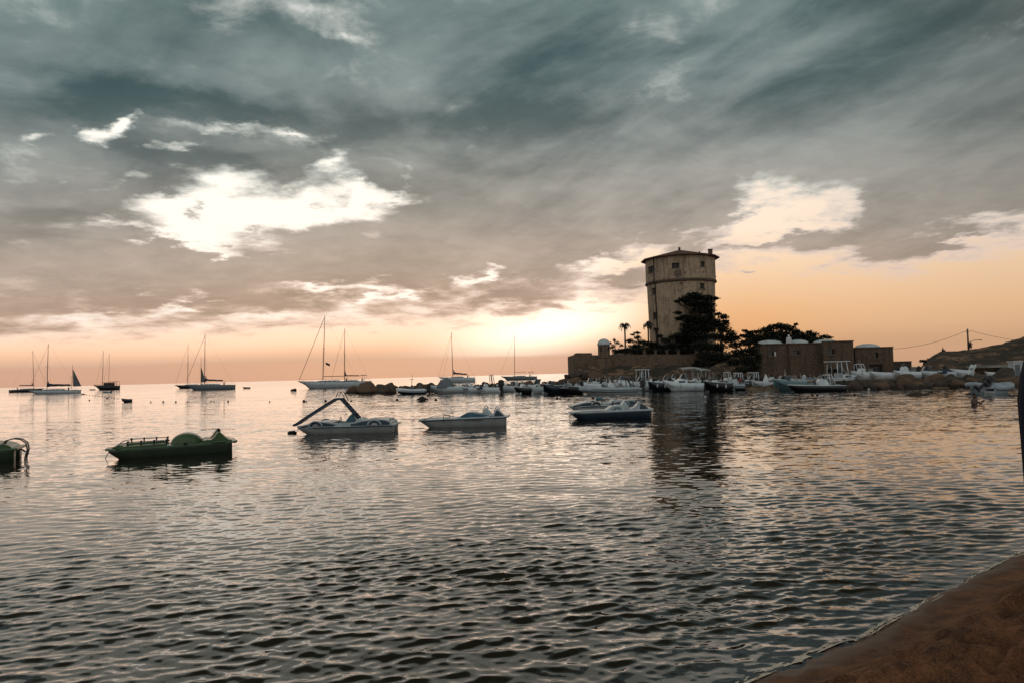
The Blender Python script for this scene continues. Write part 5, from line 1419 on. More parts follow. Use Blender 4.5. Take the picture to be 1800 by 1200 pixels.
yacht("grey yacht at far left with a small grey triangular sail on its stern mast", (50, 138), 691.5, (82.5, 680, 85, 604), [((84.5, 608), (54, 676), .03)], boom=((84, 677), (124, 677), .42), mizzen=(126, 682, 128, 641), sail=((128.3, 648), (128.3, 678.5), (143, 678)), F=1.0)
def gulet(t, L, F, loc):
    MB().box((L * .12, 0, F + .75), (L * .34, L * .2, 1.5), bev=.1).build("deckhouse", m_black, t)
    MB().box((L * .10, 0, F + 1.65), (L * .5, L * .24, .14), bev=.04).build("roof", m_dsteel, t)
    mb = MB()
    for x in (.34, .46, .22):
        for s_ in (1, -1): mb.tube([(L * x, s_ * L * .1, F), (L * x, s_ * L * .1, F + 2.1)], .05, 5)
    mb.box((L * .36, 0, F + 2.1), (L * .26, L * .22, .1)).build("awning", m_dsteel, t)
yacht("black two-masted motor-sailer with a dark deckhouse awning", (164, 209), 684.5, (180, 672, 181.8, 616), [((181, 620), (170, 672), .03), ((191.5, 624), (183, 668), .03)], mizzen=(191, 668, 192.6, 621), hullm=m_black, F=1.9, extra=gulet)
yacht("black-hulled yacht mostly hidden behind the grey yacht with the tallest left-hand mast", (307, 366), 682, (330, 670, 330.6, 606), [((329.5, 610), (309, 673), .03)], hullm=m_black, Yo=12)
yacht("grey-blue yacht with the tall mast and a half-raised grey sail, left of centre", (325, 411), 684.5, (359.5, 672, 360.5, 587.5), [((359.8, 592), (328, 668), .045)], boom=((361, 668), (392, 669), .3), mizzen=(353, 672, 353.6, 627), sail=((353.8, 645), (353.5, 671), (362, 671)), hullm=m_canvg, F=1.35)
yacht("largest pale yacht with the tallest mast and long furled boom in the bay", (524, 630), 681.5, (567.5, 667, 571, 555), [((570, 559), (526, 667), .06)], boom=((569, 661), (607, 660)), hullm=m_gelold, F=1.55, flag=(572.5, 636))
yacht("yacht half hidden behind the largest pale yacht, with a boom tent at its stern", (582, 650), 679, (605.5, 665, 606, 577.5), [((605.5, 582), (583, 664), .035)], boom=((606, 660), (632, 660), .12), hullm=m_gelold, F=1.4, bim=True, Yo=18)
yacht("grey yacht with a mast leaning slightly left and a dark furled mainsail, beyond the breakwater", (771, 835), 671.5, (796, 660, 793.5, 584), [((793, 588), (769, 666), .03), ((793.5, 590), (778, 666), .025)], boom=((797, 656), (821, 658), .36), hullm=m_gelold, F=1.6)
yacht("dark grey yacht nearest the headland with a blue stern awning", (880, 944), 667, (904.3, 657, 904.6, 590), [((904, 594), (880, 656), .03)], boom=((905, 653.5), (925, 653)), hullm=m_canvg, F=1.3, bim=True)
# tenders
boat('dinghy', "little rowing dinghy carrying one rower, right of the half-raised sail", 432, 682, 13, 0, m_black, m_teak, eng=None, group="tenders in the bay")
boat('dinghy', "grey tender lying under the bow of the black motor-sailer", 186, 690, 15, 0, m_hyp, m_gelold, group="tenders in the bay")
boat('dinghy', "dark low tender just left of the black motor-sailer", 161, 685, 10, 0, m_black, m_teak, eng=None, group="tenders in the bay")
boat('rib', "dark inflatable tender moored at the stern of the half-hidden yacht", 639, 674, 24, 0, m_black, m_black, tubem=m_black, B=2.2, r=.4, console=False, group="tenders in the bay")
boat('dinghy', "upturned dark dinghy at the end of the float line, left bay", 218.5, 706.5, 17, 8, m_black, m_teak, eng=None, group="tenders in the bay")
# ------------------------------------------------------------------ pedal boats
m_pgreen = mat("green_fibreglass", (0.060, 0.115, 0.038), (0.040, 0.080, 0.028), rough=.42, scale=2.2, coat=.15)
m_pgreend = mat("dark_green_hull", (0.024, 0.040, 0.018), (0.016, 0.028, 0.013), rough=.5, scale=2.2)
m_pwhite = mat("faded_white_fibreglass", (0.52, 0.57, 0.57), (0.38, 0.42, 0.43), rough=.4, scale=2.4, coat=.1)
m_pblue = mat("petrol_blue_paint", (0.035, 0.075, 0.105), (0.022, 0.050, 0.074), rough=.4, scale=2.5)
m_plblue = mat("sea_blue_fibreglass", (0.05, 0.15, 0.21), (0.035, 0.105, 0.155), rough=.4, scale=2.5)
m_pnavy = mat("navy_slide_plastic", (0.020, 0.042, 0.080), (0.014, 0.030, 0.058), rough=.4)
m_pgrey = mat("weathered_grey_hull", (0.36, 0.375, 0.36), (0.26, 0.27, 0.26), rough=.5, scale=2)
m_rub = mat("black_rubber", (0.012, 0.012, 0.012), rough=.7)
m_rust = mat("rusty_hand_rail", (0.11, 0.05, 0.03), (0.07, 0.03, 0.02), rough=.8)
m_rope = mat("mooring_rope", (0.10, 0.085, 0.07), rough=.9)

def sm_poly(pts, it=2):
    """round the corners of an open run of points"""
    for _ in range(it):
        n = [pts[0]]
        for a, b_ in zip(pts[:-1], pts[1:]):
            n += [(a[0] * .75 + b_[0] * .25, a[1] * .75 + b_[1] * .25), (a[0] * .25 + b_[0] * .75, a[1] * .25 + b_[1] * .75)]
        pts = n + [pts[-1]]
    return pts
def pontoon(t, y0, y1, top0, top1, L, m, bowcut=.35, draft=.15, trap=.10):
    """one float: raked bow at -x, sides drawn in towards the keel"""
    rings = []; n = 12
    for i in range(n):
        u_ = i / (n - 1); x = -L / 2 + u_ * L
        zt = top0 + (top1 - top0) * u_
        k = min(1, u_ / .16); zb = -draft + (zt * .75 + draft) * (1 - k) ** 1.6
        w = (y1 - y0) / 2 * (.55 + .45 * min(1, u_ / .2) ** .6); c = (y0 + y1) / 2
        xo = x + bowcut * (1 - k) * 0
        rings.append([(xo, c - w, zt), (xo, c - w, zt - .07), (xo, c - w + trap * .25, (zt + zb) / 2), (xo, c - w + trap * .6, zb + .05), (xo, c - w + trap, zb), (xo, c + w - trap, zb), (xo, c + w - trap * .6, zb + .05), (xo, c + w - trap * .25, (zt + zb) / 2), (xo, c + w, zt - .07), (xo, c + w, zt)])
    return MB().loft(rings, closed=True, cap=True).build("float", m, t)
def deck_plate(t, L, W, top0, top1, m, th=.06, name="deck", bow=.5):
    rings = []
    n = 14
    for i in range(n):
        u_ = i / (n - 1); x = -L / 2 - .06 + u_ * (L + .12); z = top0 + (top1 - top0) * u_
        w = W / 2 * (bow + (1 - bow) * min(1, (u_ / .14)) ** .5)
        rings.append([(x, -w, z), (x, -w + .03, z + th), (x, -w * .7, z + th + .015), (x, w * .7, z + th + .015), (x, w - .03, z + th), (x, w, z), (x, w - .03, z - .02), (x, -w + .03, z - .02)])
    return MB().loft(rings, closed=True, cap=True, smooth=False).build(name, m, t)
def seat_shell(t, x, y0, y1, z, h, m, name="seat", ln=1.0):
    """bucket seat: cushion, raked back and the fairing behind it"""
    run = sm_poly([(x - .15 * ln, z), (x - .05 * ln, z + .16), (x + .28 * ln, z + .14), (x + .42 * ln, z + .2), (x + .62 * ln, z + h), (x + .72 * ln, z + h + .02), (x + .98 * ln, z + h * .5), (x + 1.25 * ln, z + .05), (x + 1.3 * ln, z)], 2)
    return MB().prism(run, y0, y1, bev=.05, smooth=False).build(name, m, t)
def wheel_dome(t, x, y0, y1, z, r, m, name="paddle_cover", fl=1.0):
    """rounded cover over the paddle wheel: a fat half barrel with domed ends"""
    n = 16; rings = []
    prof = [(0, .25), (.06, .62), (.14, .85), (.3, .97), (.5, 1.0), (.7, .97), (.86, .85), (.94, .62), (1.0, .25)]
    for f, k in prof:
        y = y0 + (y1 - y0) * f
        rings.append([(x - r * k * math.cos(math.pi * q / n) * fl, y, z + r * (.35 + .65 * k) * math.sin(math.pi * q / n)) for q in range(n + 1)])
    return MB().loft(rings, cap=True).build(name, m, t)
def hoop(t, x, y0, y1, z, h, m, name="grab_rail", r=.018, lean=0.0):
    pts = [(x, y0, z), (x + lean, y0, z + h * .75), (x + lean, y0 + (y1 - y0) * .2, z + h), (x + lean, y1 - (y1 - y0) * .2, z + h), (x + lean, y1, z + h * .75), (x, y1, z)]
    return MB().tube(pts, r, 6).build(name, m, t)
def pedal(label, px0, px1, wl, group="pedal boats moored off the beach", yaw=0.0, L=None):
    g0 = ground((px0 + px1) / 2, wl); Ln = (px1 - px0) * g0.y / FPX
    az_ = math.atan2(g0.x, g0.y)
    if yaw > 15: Ln *= math.cos(az_)
    t = thing("pedal_boat", label, "pedal boat", (g0.x, g0.y + .75, 0), R(yaw), group)
    return t, Ln

# green one, second from the left
t, L = pedal("green pedal boat with side rails and a big round paddle cover, uncut by the frame", 171, 397, 802, yaw=23)
k = L / 4.0
W_ = 1.55
pontoon(t, -W_ / 2, -.18, .36, .46, L * .97, m_pgreend); pontoon(t, .18, W_ / 2, .36, .46, L * .97, m_pgreend)
dk = deck_plate(t, L, W_, .36, .46, m_pgreen)
MB().prism(sm_poly([(-1.9 * k, .42), (-1.78 * k, .52), (-1.55 * k, .58), (-1.45 * k, .43)], 2), -.5, .5, bev=.08).build("bow_hump", m_pgreen, t)
MB().tube([(L / 2 + .02, -W_ / 2 + .05, .44), (L / 2 + .1, -.3, .44), (L / 2 + .1, .3, .44), (L / 2 + .02, W_ / 2 - .05, .44)], .03, 6).build("stern_bumper", m_rub, t)
for sg in (-1, 1):
    y = sg * (W_ / 2 - .1)
    MB().prism([(-1.72 * k, .42), (-1.6 * k, .52), (-.22 * k, .56), (-.12 * k, .44)], y - .05, y + .05, bev=.02).build("side_bench", m_pgreen, t)
    rl = MB().tube([(-1.78 * k, y, .47), (-1.6 * k, y, .63), (-1.3 * k, y, .69), (-.25 * k, y, .70), (-.12 * k, y, .52)], .02, 6).build("side_rail", m_steel, t)
    for x in (-1.35, -.95, -.55, -.18):
        MB().tube([(x * k, y, .45), (x * k, y, .72)], .022, 6).box((x * k, y, .71), (.06, .05, .06)).build("rail_post", m_rub, rl)
wheel_dome(t, .47 * k, -.62, .62, .43, .50, m_pgreen, fl=.98)
MB().lathe([(0, -.03), (.06, -.03), (.06, .03), (0, .03)], 10).build("axle_cap", m_rub, t, (.42 * k, -W_ / 2 + .04, .5)).rotation_euler = (R(90), 0, 0)
seat_shell(t, 1.02 * k, -.7, -.05, .46, .46, m_pgreen, ln=.72 * k); seat_shell(t, .98 * k, .05, .7, .46, .48, m_pgreen, ln=.72 * k)
for y in (-.38, .38): MB().box((1.52 * k, y, .97), (.1, .14, .08), bev=.02).build("grab_handle", m_rub, t)
MB().prism(sm_poly([(1.55 * k, .46), (1.62 * k, .6), (1.9 * k, .6), (1.98 * k, .46)], 1), -.72, .72, bev=.05).build("stern_locker", m_pgreen, t)
MB().prism([(1.30 * k, .49), (1.28 * k, .53), (1.72 * k, .56), (1.72 * k, .51)], -.80, -.76).build("side_panel", mat("pale_green_panel", (.12, .17, .08), (.09, .13, .06)), t)
MB().tube([(-1.95 * k, 0, .38), (-2.02 * k, 0, .2), (-2.1 * k, 0, .0), (-2.3 * k, -.1, -.1)], .012, 5).build("mooring_line", m_rope, t)

t.scale.z = .72
# green one cut by the left edge, with bent ladder at its stern
g0 = ground(38, 806); 
t = thing("pedal_boat", "green pedal boat cut by the left edge, boarding ladder arching over its stern", "pedal boat", (ground(34, 811).x - 2.42, ground(34, 811).y + .1, 0), R(24), "pedal boats moored off the beach")
pontoon(t, -W_ / 2, -.18, .40, .44, 3.85, m_pgreend); pontoon(t, .18, W_ / 2, .40, .44, 3.85, m_pgreend)
deck_plate(t, 4.0, W_, .40, .44, m_pgreen)
MB().prism(sm_poly([(.2, .44), (.3, .62), (1.0, .74), (1.55, .70), (1.85, .60), (1.92, .46)], 2), -.74, .74, bev=.08).build("stern_cowl", m_pgreen, t)
MB().prism([(-.2, .46), (-.2, .52), (1.45, .54), (1.55, .48)], -.80, -.75, bev=.01).build("side_panel", mat("pale_grey_green_panel", (.20, .26, .23), (.15, .2, .18)), t)
wheel_dome(t, -.5, -.62, .62, .43, .46, m_pgreen)
seat_shell(t, .05, -.7, -.05, .44, .44, m_pgreen, ln=.65); seat_shell(t, .05, .05, .7, .44, .44, m_pgreen, ln=.65)
ld = MB()
for y in (-.5, -.2):
    ld.tube([(1.62, y, .62), (1.72, y, .78), (1.92, y, .84), (2.1, y, .8), (2.24, y, .66), (2.28, y, .4), (2.22, y, .1), (2.2, y, -.3)], .022, 6)
for z in (.45, .22, .0, -.2): ld.tube([(2.27 - (.04 if z < .2 else 0), -.5, z), (2.27 - (.04 if z < .2 else 0), -.2, z)], .02, 6)
ld.build("boarding_ladder", m_dsteel, t)
MB().tube([(1.9, -.3, .42), (2.1, -.3, .4), (2.2, -.3, .3)], .03, 6).build("ladder_bracket", m_dsteel, t)

t.scale.z = .8
def car_pedal(t, L, k, sidem, bodym, front_x=-1.18, rear_x=1.25, slide=False):
    W_ = 1.6
    pontoon(t, -W_ / 2, -.15, .40, .42, L * .97, m_pgrey, draft=.12, trap=.2); pontoon(t, .15, W_ / 2, .40, .42, L * .97, m_pgrey, draft=.12, trap=.2)
    deck_plate(t, L, W_, .38, .42, bodym, bow=.45)
    MB().tube([(-L / 2 + .2, -W_ / 2 * .8, .36), (-L / 2 + .8, -W_ / 2 - .01, .37), (L / 2, -W_ / 2 - .01, .39)], .03, 6).build("rub_strip", m_pblue, t)
    prof = [(-1.95, .44), (-1.5, .60), (-1.1, .70), (-.85, .70), (-.5, .60), (-.1, .56), (.4, .60), (.8, .72), (1.3, .78), (1.7, .74), (1.93, .62), (1.97, .44)]
    prof = sm_poly([(p[0] * k, p[1]) for p in prof], 1)
    for sg in (-1, 1):
        y0, y1 = (sg * .78, sg * .62) if sg > 0 else (-.78, -.62)
        b_ = MB().prism(prof, min(y0, y1), max(y0, y1), bev=.04).build("fender_body", bodym, t)
        yo = sg * .795
        # dark blue insets front and rear
        for xs in ((-1.86, -.25), (.12, 1.94)):
            up = [(x, z - .05) for x, z in prof if xs[0] * k < x < xs[1] * k]
            pl_ = [(up[0][0], .455)] + up + [(up[-1][0], .455)]
            MB().prism(pl_, min(yo, yo - .012), max(yo, yo - .012)).build("side_inset", sidem, b_)
        for cx in (front_x, rear_x):
            cx *= k; r = .27
            arc = [(cx + r * math.cos(a), yo + sg * .015, .455 + r * math.sin(a)) for a in [math.pi * q / 14 for q in range(15)]]
            w = MB().tube(arc, .035, 6).build("wheel_arch", bodym, t)
            MB().prism([(cx + (r - .03) * math.cos(math.pi * q / 12), .455 + (r - .03) * math.sin(math.pi * q / 12)) for q in range(13)], min(yo, yo + sg * .006), max(yo, yo + sg * .006)).build("tyre", m_rub, w)
            MB().prism([(cx + (r * .48) * math.cos(math.pi * q / 12), .455 + (r * .42) * math.sin(math.pi * q / 12)) for q in range(13)], min(yo, yo + sg * .02), max(yo, yo + sg * .02)).build("rim", m_steel, w)
    # tapered bonnet, tail and cockpit furniture
    for (a, b_, za, zb, nm) in ((-1.85, -.6, .47, .68, "bonnet"), (1.15, 1.9, .74, .62, "tail")):
        MB().prism(sm_poly([(a * k, .43), (a * k, za), ((a + b_) / 2 * k, max(za, zb) + .03), (b_ * k, zb), (b_ * k, .43)], 1), -.6, .6, bev=.05).build(nm, bodym, t)
    seat_shell(t, .1 * k, -.58, -.04, .44, .38, bodym, ln=.7); seat_shell(t, .1 * k, .04, .58, .44, .38, bodym, ln=.7)
    MB().tube([(-.5 * k, 0, .45), (-.35 * k, 0, .75)], .02, 6).tube([(-.35 * k + .02, .14 * math.cos(q * math.pi / 6), .76 + .12 * math.sin(q * math.pi / 6)) for q in range(13)], .014, 5).build("steering_wheel", m_rub, t)
    for y in (-.3, .3): hoop(t, 1.82 * k, y - .1, y + .1, .6, .16, m_steel)

# white and blue one with the slide
t, L = pedal("white pedal boat shaped like a blue-sided car, with a tall navy slide", 520, 692, 762, yaw=-1)
k = L / 4.05
car_pedal(t, L, k, m_pblue, m_pwhite)
sY = t.location.y - .0
def sl(px, py): p = at(px, py, sY); return Vector((p.x - t.location.x, 0, p.z / .75))
apex0, apex1 = sl(592, 699.5), sl(602, 699.5); foot = sl(517.5, 747); lad = sl(634.5, 737)
ch = MB()
def chute(pts, w, h, mb):
    rings = []
    for i, p in enumerate(pts):
        a = pts[max(0, i - 1)]; b_ = pts[min(len(pts) - 1, i + 1)]; d = (b_ - a).normalized(); n = Vector((-d.z, 0, d.x)); n = n if n.z > 0 else -n
        rings.append([tuple(p + n * h / 2 + Vector((0, -w / 2, 0))), tuple(p + n * h / 2 + Vector((0, -w / 2 + .05, 0))), tuple(p - n * h * .3 + Vector((0, -w / 2 + .06, 0))), tuple(p - n * h * .3 + Vector((0, w / 2 - .06, 0))), tuple(p + n * h / 2 + Vector((0, w / 2 - .05, 0))), tuple(p + n * h / 2 + Vector((0, w / 2, 0))), tuple(p - n * h / 2 + Vector((0, w / 2, 0))), tuple(p - n * h / 2 + Vector((0, -w / 2, 0)))])
    mb.loft(rings, closed=True, cap=True, smooth=False)
chute([foot, foot.lerp(apex0, .1) + Vector((0, 0, -.03)), foot.lerp(apex0, .35), foot.lerp(apex0, .7), apex0 + Vector((-.02, 0, -.03)), apex1 + Vector((0, 0, -.02))], .5, .115, ch)
ch.build("slide", m_pnavy, t)
lb = MB()
for y in (-.22, .22): lb.tube([apex1 + Vector((-.02, y, -.02)), lad + Vector((0, y, 0))], .052, 8)
for q in range(1, 6): p = apex1.lerp(lad, q / 6); lb.tube([p + Vector((0, -.22, 0)), p + Vector((0, .22, 0))], .03, 6)
lb.build("ladder", m_pnavy, t)
for y in (-.24, .24):
    MB().tube([sl(593, 697) + Vector((0, y, 0)), sl(596.5, 689) + Vector((0, y, 0)), sl(599, 687.7) + Vector((0, y, 0)), sl(602, 688.6) + Vector((0, y, 0)), sl(605, 693) + Vector((0, y, 0)), sl(610, 704) + Vector((0, y, 0))], .017, 6).build("hand_rail", m_rust, t)
hd = sl(614.5, 727); MB().prism(sm_poly([(hd.x - .22, .58), (hd.x - .12, .8), (hd.x + .05, hd.z + .02), (hd.x + .14, hd.z - .02), (hd.x + .2, .75), (hd.x + .3, .58)], 1), .1, .5, bev=.04).build("seat_back", m_plblue, t)
MB().tube([(-L / 2, 0, .4), (-L / 2 - .15, 0, .2), (-L / 2 - .2, 0, 0), (-L / 2 - .3, 0, -.1)], .012, 5).build("mooring_line", m_rope, t)
t.scale.z = .75
ps = ground(513, 761)
tag(MB().tube([(-.18, 0, .01), (-.12, 0, .03), (.12, 0, .05), (.19, 0, .02)], [.03, .07, .07, .03], 8).build("float", m_rub, None, (ps.x, ps.y, 0)), "dark cylindrical mooring float at the bow of the slide pedal boat", "float")

# grey one with a blue middle and two cone seats
t, L = pedal("grey twin-hulled pedal boat with a sea-blue centre cover and two peaked seats", 738, 893, 750, yaw=-3)
k = L / 4.0
pontoon(t, -.8, -.2, .40, .50, L * .97, m_pgrey, draft=.1, trap=.16); pontoon(t, .2, .8, .40, .50, L * .93, m_pgrey, draft=.1, trap=.16)
deck_plate(t, L, 1.6, .40, .50, m_pwhite, bow=.7)
MB().tube([(-L / 2, -.78, .38), (-L / 2 + .5, -.82, .40), (L / 2, -.82, .48)], .028, 6).build("rub_strip", m_navy, t)
MB().prism(sm_poly([(-.25 * k, .46), (-.05 * k, .66), (.2 * k, .80), (.55 * k, .76), (.95 * k, .64), (1.05 * k, .48)], 2), -.66, .5, bev=.10).build("centre_cover", m_plblue, t)
MB().prism(sm_poly([(-.42 * k, .46), (-.3 * k, .54), (-.1 * k, .58), (-.05 * k, .46)], 1), -.68, .6, bev=.05).build("footwell_rim", m_pwhite, t)
for (x, y0, y1) in ((.72, .1, .72), (1.30, -.72, -.12)):
    MB().prism(sm_poly([(x * k - .22, .52), (x * k - .12, .62), (x * k + .08, .70), (x * k + .22, .98), (x * k + .27, 1.0), (x * k + .42, .78), (x * k + .62, .52)], 1), y0, y1, bev=.12).build("seat", m_pwhite, t)
    MB().tube([(x * k + .08, (y0 + y1) / 2, .78), (x * k + .2, (y0 + y1) / 2, 1.06), (x * k + .26, (y0 + y1) / 2, 1.1), (x * k + .34, (y0 + y1) / 2, .95)], .018, 6).build("seat_handle", m_rust, t)
MB().prism(sm_poly([(1.38 * k, .5), (1.5 * k, .86), (1.58 * k, .88), (1.9 * k, .52)], 1), -.74, -.10, bev=.03).build("seat_back_fairing", m_pblue, t)
for y in (-.74, .74):
    MB().tube([(-1.85 * k, y, .46), (-1.5 * k, y, .54), (-.9 * k, y, .56), (-.6 * k, y, .50)], .018, 6).build("side_rail", m_steel, t)
MB().tube([(-1.0 * k, 0, .48), (-.98 * k, 0, .62), (-.72 * k, 0, .63), (-.70 * k, 0, .48)], .018, 6).build("bow_hoop", m_rust, t)
MB().box((-.85 * k, -.84, .42), (.05, .03, .10)).build("cleat", m_rub, t)
# old painted name, worn to unreadable strokes
mb = MB(); r_ = random.Random(3)
x = .10 * k
while x < .95 * k:
    w_ = r_.uniform(.025, .05)
    mb.box((x, -.806, .36 + .012 * x), (w_, .004, r_.uniform(.05, .09)), ry=r_.uniform(-.3, .3)); x += w_ + r_.uniform(.015, .035)
    if r_.random() < .16: x += .07
mb.build("worn_lettering", mat("faded_dark_lettering", (.10, .105, .10), rough=.8), t)

t.scale.z = .8
# pair on the right: the further one white car-shaped, the nearer one navy-hulled
t, L = pedal("further white car-shaped pedal boat of the touching pair, blue bottle-cap knob on top", 1003, 1124, 722.5, yaw=0)
k = L / 4.05
car_pedal(t, L, k, m_pblue, m_pwhite, front_x=-.5, rear_x=1.15)
kb = at(1054, 701, t.location.y); kb.z /= .8
MB().lathe([(.0, -.1), (.2, -.1), (.22, .0), (.17, .1), (0, .16)], 14).build("round_cushion", m_plblue, t, (kb.x - t.location.x, .3, kb.z))
MB().prism(sm_poly([(-1.9 * k, .44), (-1.7 * k, .58), (-1.2 * k, .66), (-.6 * k, .62), (-.5 * k, .44)], 1), -.7, .7, bev=.08).build("nose_cowl", m_pwhite, t)
t.scale.z = .8
t, L = pedal("nearer navy-hulled pedal boat of the touching pair, white deck and tall white seats", 1005, 1147, 736.5, yaw=-1)
k = L / 4.0
pontoon(t, -.78, -.2, .40, .50, L * .97, m_navy, draft=.12, trap=.14); pontoon(t, .2, .78, .40, .50, L * .97, m_navy, draft=.12, trap=.14)
deck_plate(t, L, 1.58, .40, .50, m_pwhite, bow=.6, th=.08)
MB().prism(sm_poly([(-1.9 * k, .44), (-1.75 * k, .54), (-.2 * k, .58), (-.1 * k, .46)], 1), -.78, -.62, bev=.03).build("side_coaming", m_pwhite, t)
MB().prism(sm_poly([(-1.9 * k, .44), (-1.75 * k, .54), (-.2 * k, .58), (-.1 * k, .46)], 1), .62, .78, bev=.03).build("side_coaming", m_pwhite, t)
MB().prism(sm_poly([(-.30 * k, .48), (-.1 * k, .66), (.1 * k, .80), (.5 * k, .84), (.72 * k, .72), (.85 * k, .5)], 2), -.6, .6, bev=.08).build("centre_cover", m_pwhite, t)
for cx, r in ((.30, .22), (.30, .12)):
    MB().tube([(cx * k + r * math.cos(a), -.63, .56 + r * .9 * math.sin(a)) for a in [math.pi * q / 10 for q in range(11)]], .022, 6).build("wheel_arch", m_plblue if r < .2 else m_pwhite, t)
for (x, y0, y1) in ((.42, .05, .7), (1.05, -.7, -.05)):
    MB().prism(sm_poly([(x * k - .2, .52), (x * k - .12, .62), (x * k + .12, .68), (x * k + .3, 1.0), (x * k + .38, 1.02), (x * k + .5, .8), (x * k + .62, .52)], 1), y0, y1, bev=.06).build("seat", m_pwhite, t)
hoop(t, 1.28 * k, -.45, -.25, .95, .14, m_dsteel, "seat_handle", lean=.03)
MB().prism([(1.38 * k, .52), (1.42 * k, .90), (1.52 * k, .88), (1.9 * k, .54)], -.72, -.08, bev=.03).build("seat_back_fairing", m_pblue, t)
MB().tube([(.1 * k, .3, .7), (.2 * k, .3, .92)], .02, 6).tube([(.2 * k, .3 + .13 * math.cos(q * math.pi / 6), .92 + .13 * math.sin(q * math.pi / 6)) for q in range(13)], .016, 5).build("steering_wheel", m_rub, t)
MB().tube([(-1.98 * k, 0, .4), (-2.0 * k, 0, .2), (-2.03 * k, -.05, .02), (-2.05 * k, -.1, -.1)], .014, 5).build("mooring_line", m_rope, t)

t.scale.z = .8
# ------------------------------------------------------------------ buoys and floats
m_bdark = mat("fouled_dark_buoy", (0.022, 0.018, 0.016), (0.04, 0.03, 0.022), rough=.8)
def buoy(px, py, rpx, label, m, group, cat="buoy", sq=1.0, ring=True):
    p = ground(px, py); r = rpx * p.y / FPX
    mb = MB().blob((0, 0, r * .35 * sq), (r, r, r * sq), 12, 8, .03)
    if ring: mb.tube([(0, 0, r * 1.2 * sq), (0, 0, r * 1.45 * sq)], r * .18, 6)
    o = mb.build("buoy", m, None, (p.x, p.y, 0)); return tag(o, label, cat, group)
LBY = "small dark mooring buoy floating in the open bay"
for px, py in ((157, 703), (188, 700), (265, 706), (287, 706), (309, 706), (330, 706), (371, 705.5), (376, 705.5), (401, 705.5), (474, 705.5), (572, 685.5), (617, 705), (535.5, 705.5), (538.8, 705.8), (880, 702), (984.5, 700.8), (1097, 700), (1101, 699.3)):
    buoy(px, py, rb.uniform(1.1, 1.7), LBY, m_bdark, "small dark mooring buoys")
for px, py, lab in ((534, 705.2, "round black mooring buoy left of the slide's top"), (572.5, 705, "round black mooring buoy just below the slide boat's apex on its left"), (766, 703, "dark lumpy buoy right of the wide fouled float"), (698, 703, "dark low buoy below the leftmost inflatable"),
                    (979, 700.5, "black ball buoy left of the touching pedal boats"), (1042, 700, "black ball buoy behind the touching pedal boats"), (1428, 695, "left ball of the two black buoys side by side"), (1437, 695, "right ball of the two black buoys side by side"), (1502, 694.5, "single grey-green buoy right of the two side by side")):
    buoy(px, py, 2.4, lab, m_bdark, None)
o = buoy(742.5, 703.5, 4.2, "widest dark fouled float, pointed at both sides, below the hooded motorboat", m_bdark, None, "float", .62, False)
MB().tube([(-1.0, 0, .06), (-.55, 0, .14), (0, 0, .2), (.55, 0, .14), (1.0, 0, .06)], [.02, .12, .26, .12, .02], 8).build("weed_skirt", m_bdark, o).scale = (.62, .62, 1)
p = ground(516, 686.5); tag(MB().blob((0, 0, .15), (.7, .4, .3), 10, 6, .1).blob((.35, 0, .3), (.3, .25, .25), 8, 6, .1).build("float", m_bdark, None, (p.x, p.y, 0)), "lumpy grey raft float in front of the tallest yacht's bow", "float")
for px, py, lab in ((1240, 697.5, "white ball buoy in the dark reflection of the tower"), (954.5, 691, "white ball buoy against the navy high-bowed motorboat"), (915, 692, "white ball buoy below the tan covered boat's bow"), (1527, 684.5, "small pale buoy at the left end of the rock bank"), (936, 691.5, "white ball buoy below the small cuddy boat")):
    buoy(px, py, 2.1, lab, m_fend, None)
# float line at the left
LFL = "little dark float on the swimming-area line at the left"
for i in range(11):
    f = i / 10; px = 152 + 55 * f; py = 693.5 + 6.5 * f ** 1.1
    buoy(px, py, .8, LFL, m_bdark, "floats of the swimming-area line", ring=False)
buoy(146, 692.5, 3.6, "flat dark buoy at the far end of the float line", m_bdark, None, sq=.35, ring=False)

# ------------------------------------------------------------------ people
m_skin = mat("tanned_skin", (0.13, 0.07, 0.048), (0.10, 0.055, 0.038), rough=.6)
m_hair = mat("dark_hair", (0.012, 0.010, 0.009), rough=.7)
m_cl1 = mat("dark_clothing", (0.025, 0.025, 0.03), (0.04, 0.04, 0.045), rough=.9)
m_cl2 = mat("brown_clothing", (0.07, 0.05, 0.04), (0.05, 0.036, 0.03), rough=.9)
def body(name, joints, bones, m, parent=None):
    """joints: name -> (x, y, z, radius); one continuous skin over the connected bones"""
    keys = list(joints); me = bpy.data.meshes.new(name)
    me.from_pydata([joints[k][:3] for k in keys], [(keys.index(a), keys.index(b_)) for a, b_ in bones], [])
    o = bpy.data.objects.new(name, me); COL.objects.link(o)
    o.modifiers.new("skin", 'SKIN').use_smooth_shade = True
    for i, k in enumerate(keys):
        sv = me.skin_vertices[0].data[i]; r = joints[k][3]
        sv.radius = (r, r) if not isinstance(r, tuple) else r
        sv.use_root = (k == 'pelvis')
    o.modifiers.new("sub", 'SUBSURF').levels = 2
    o.modifiers['sub'].render_levels = 2
    me.materials.append(m)
    if parent: o.parent = parent
    return o
def head_parts(o, x, y, z, face=-1, hairm=m_hair):
    """hair cap, face details; face = direction of the nose along y"""
    MB().blob((x, y - face * .018, z + .03), (.088, .10, .098), 14, 9, .03, zmin=-.35).build("hair", hairm, o)
# swimmer waist-deep, arms bent holding something up
p = ground(1712, 710)
sw_ = thing("person", "dark-haired swimmer standing chest-deep with both hands raised in front", "person", (p.x, p.y, -.05), R(-60))
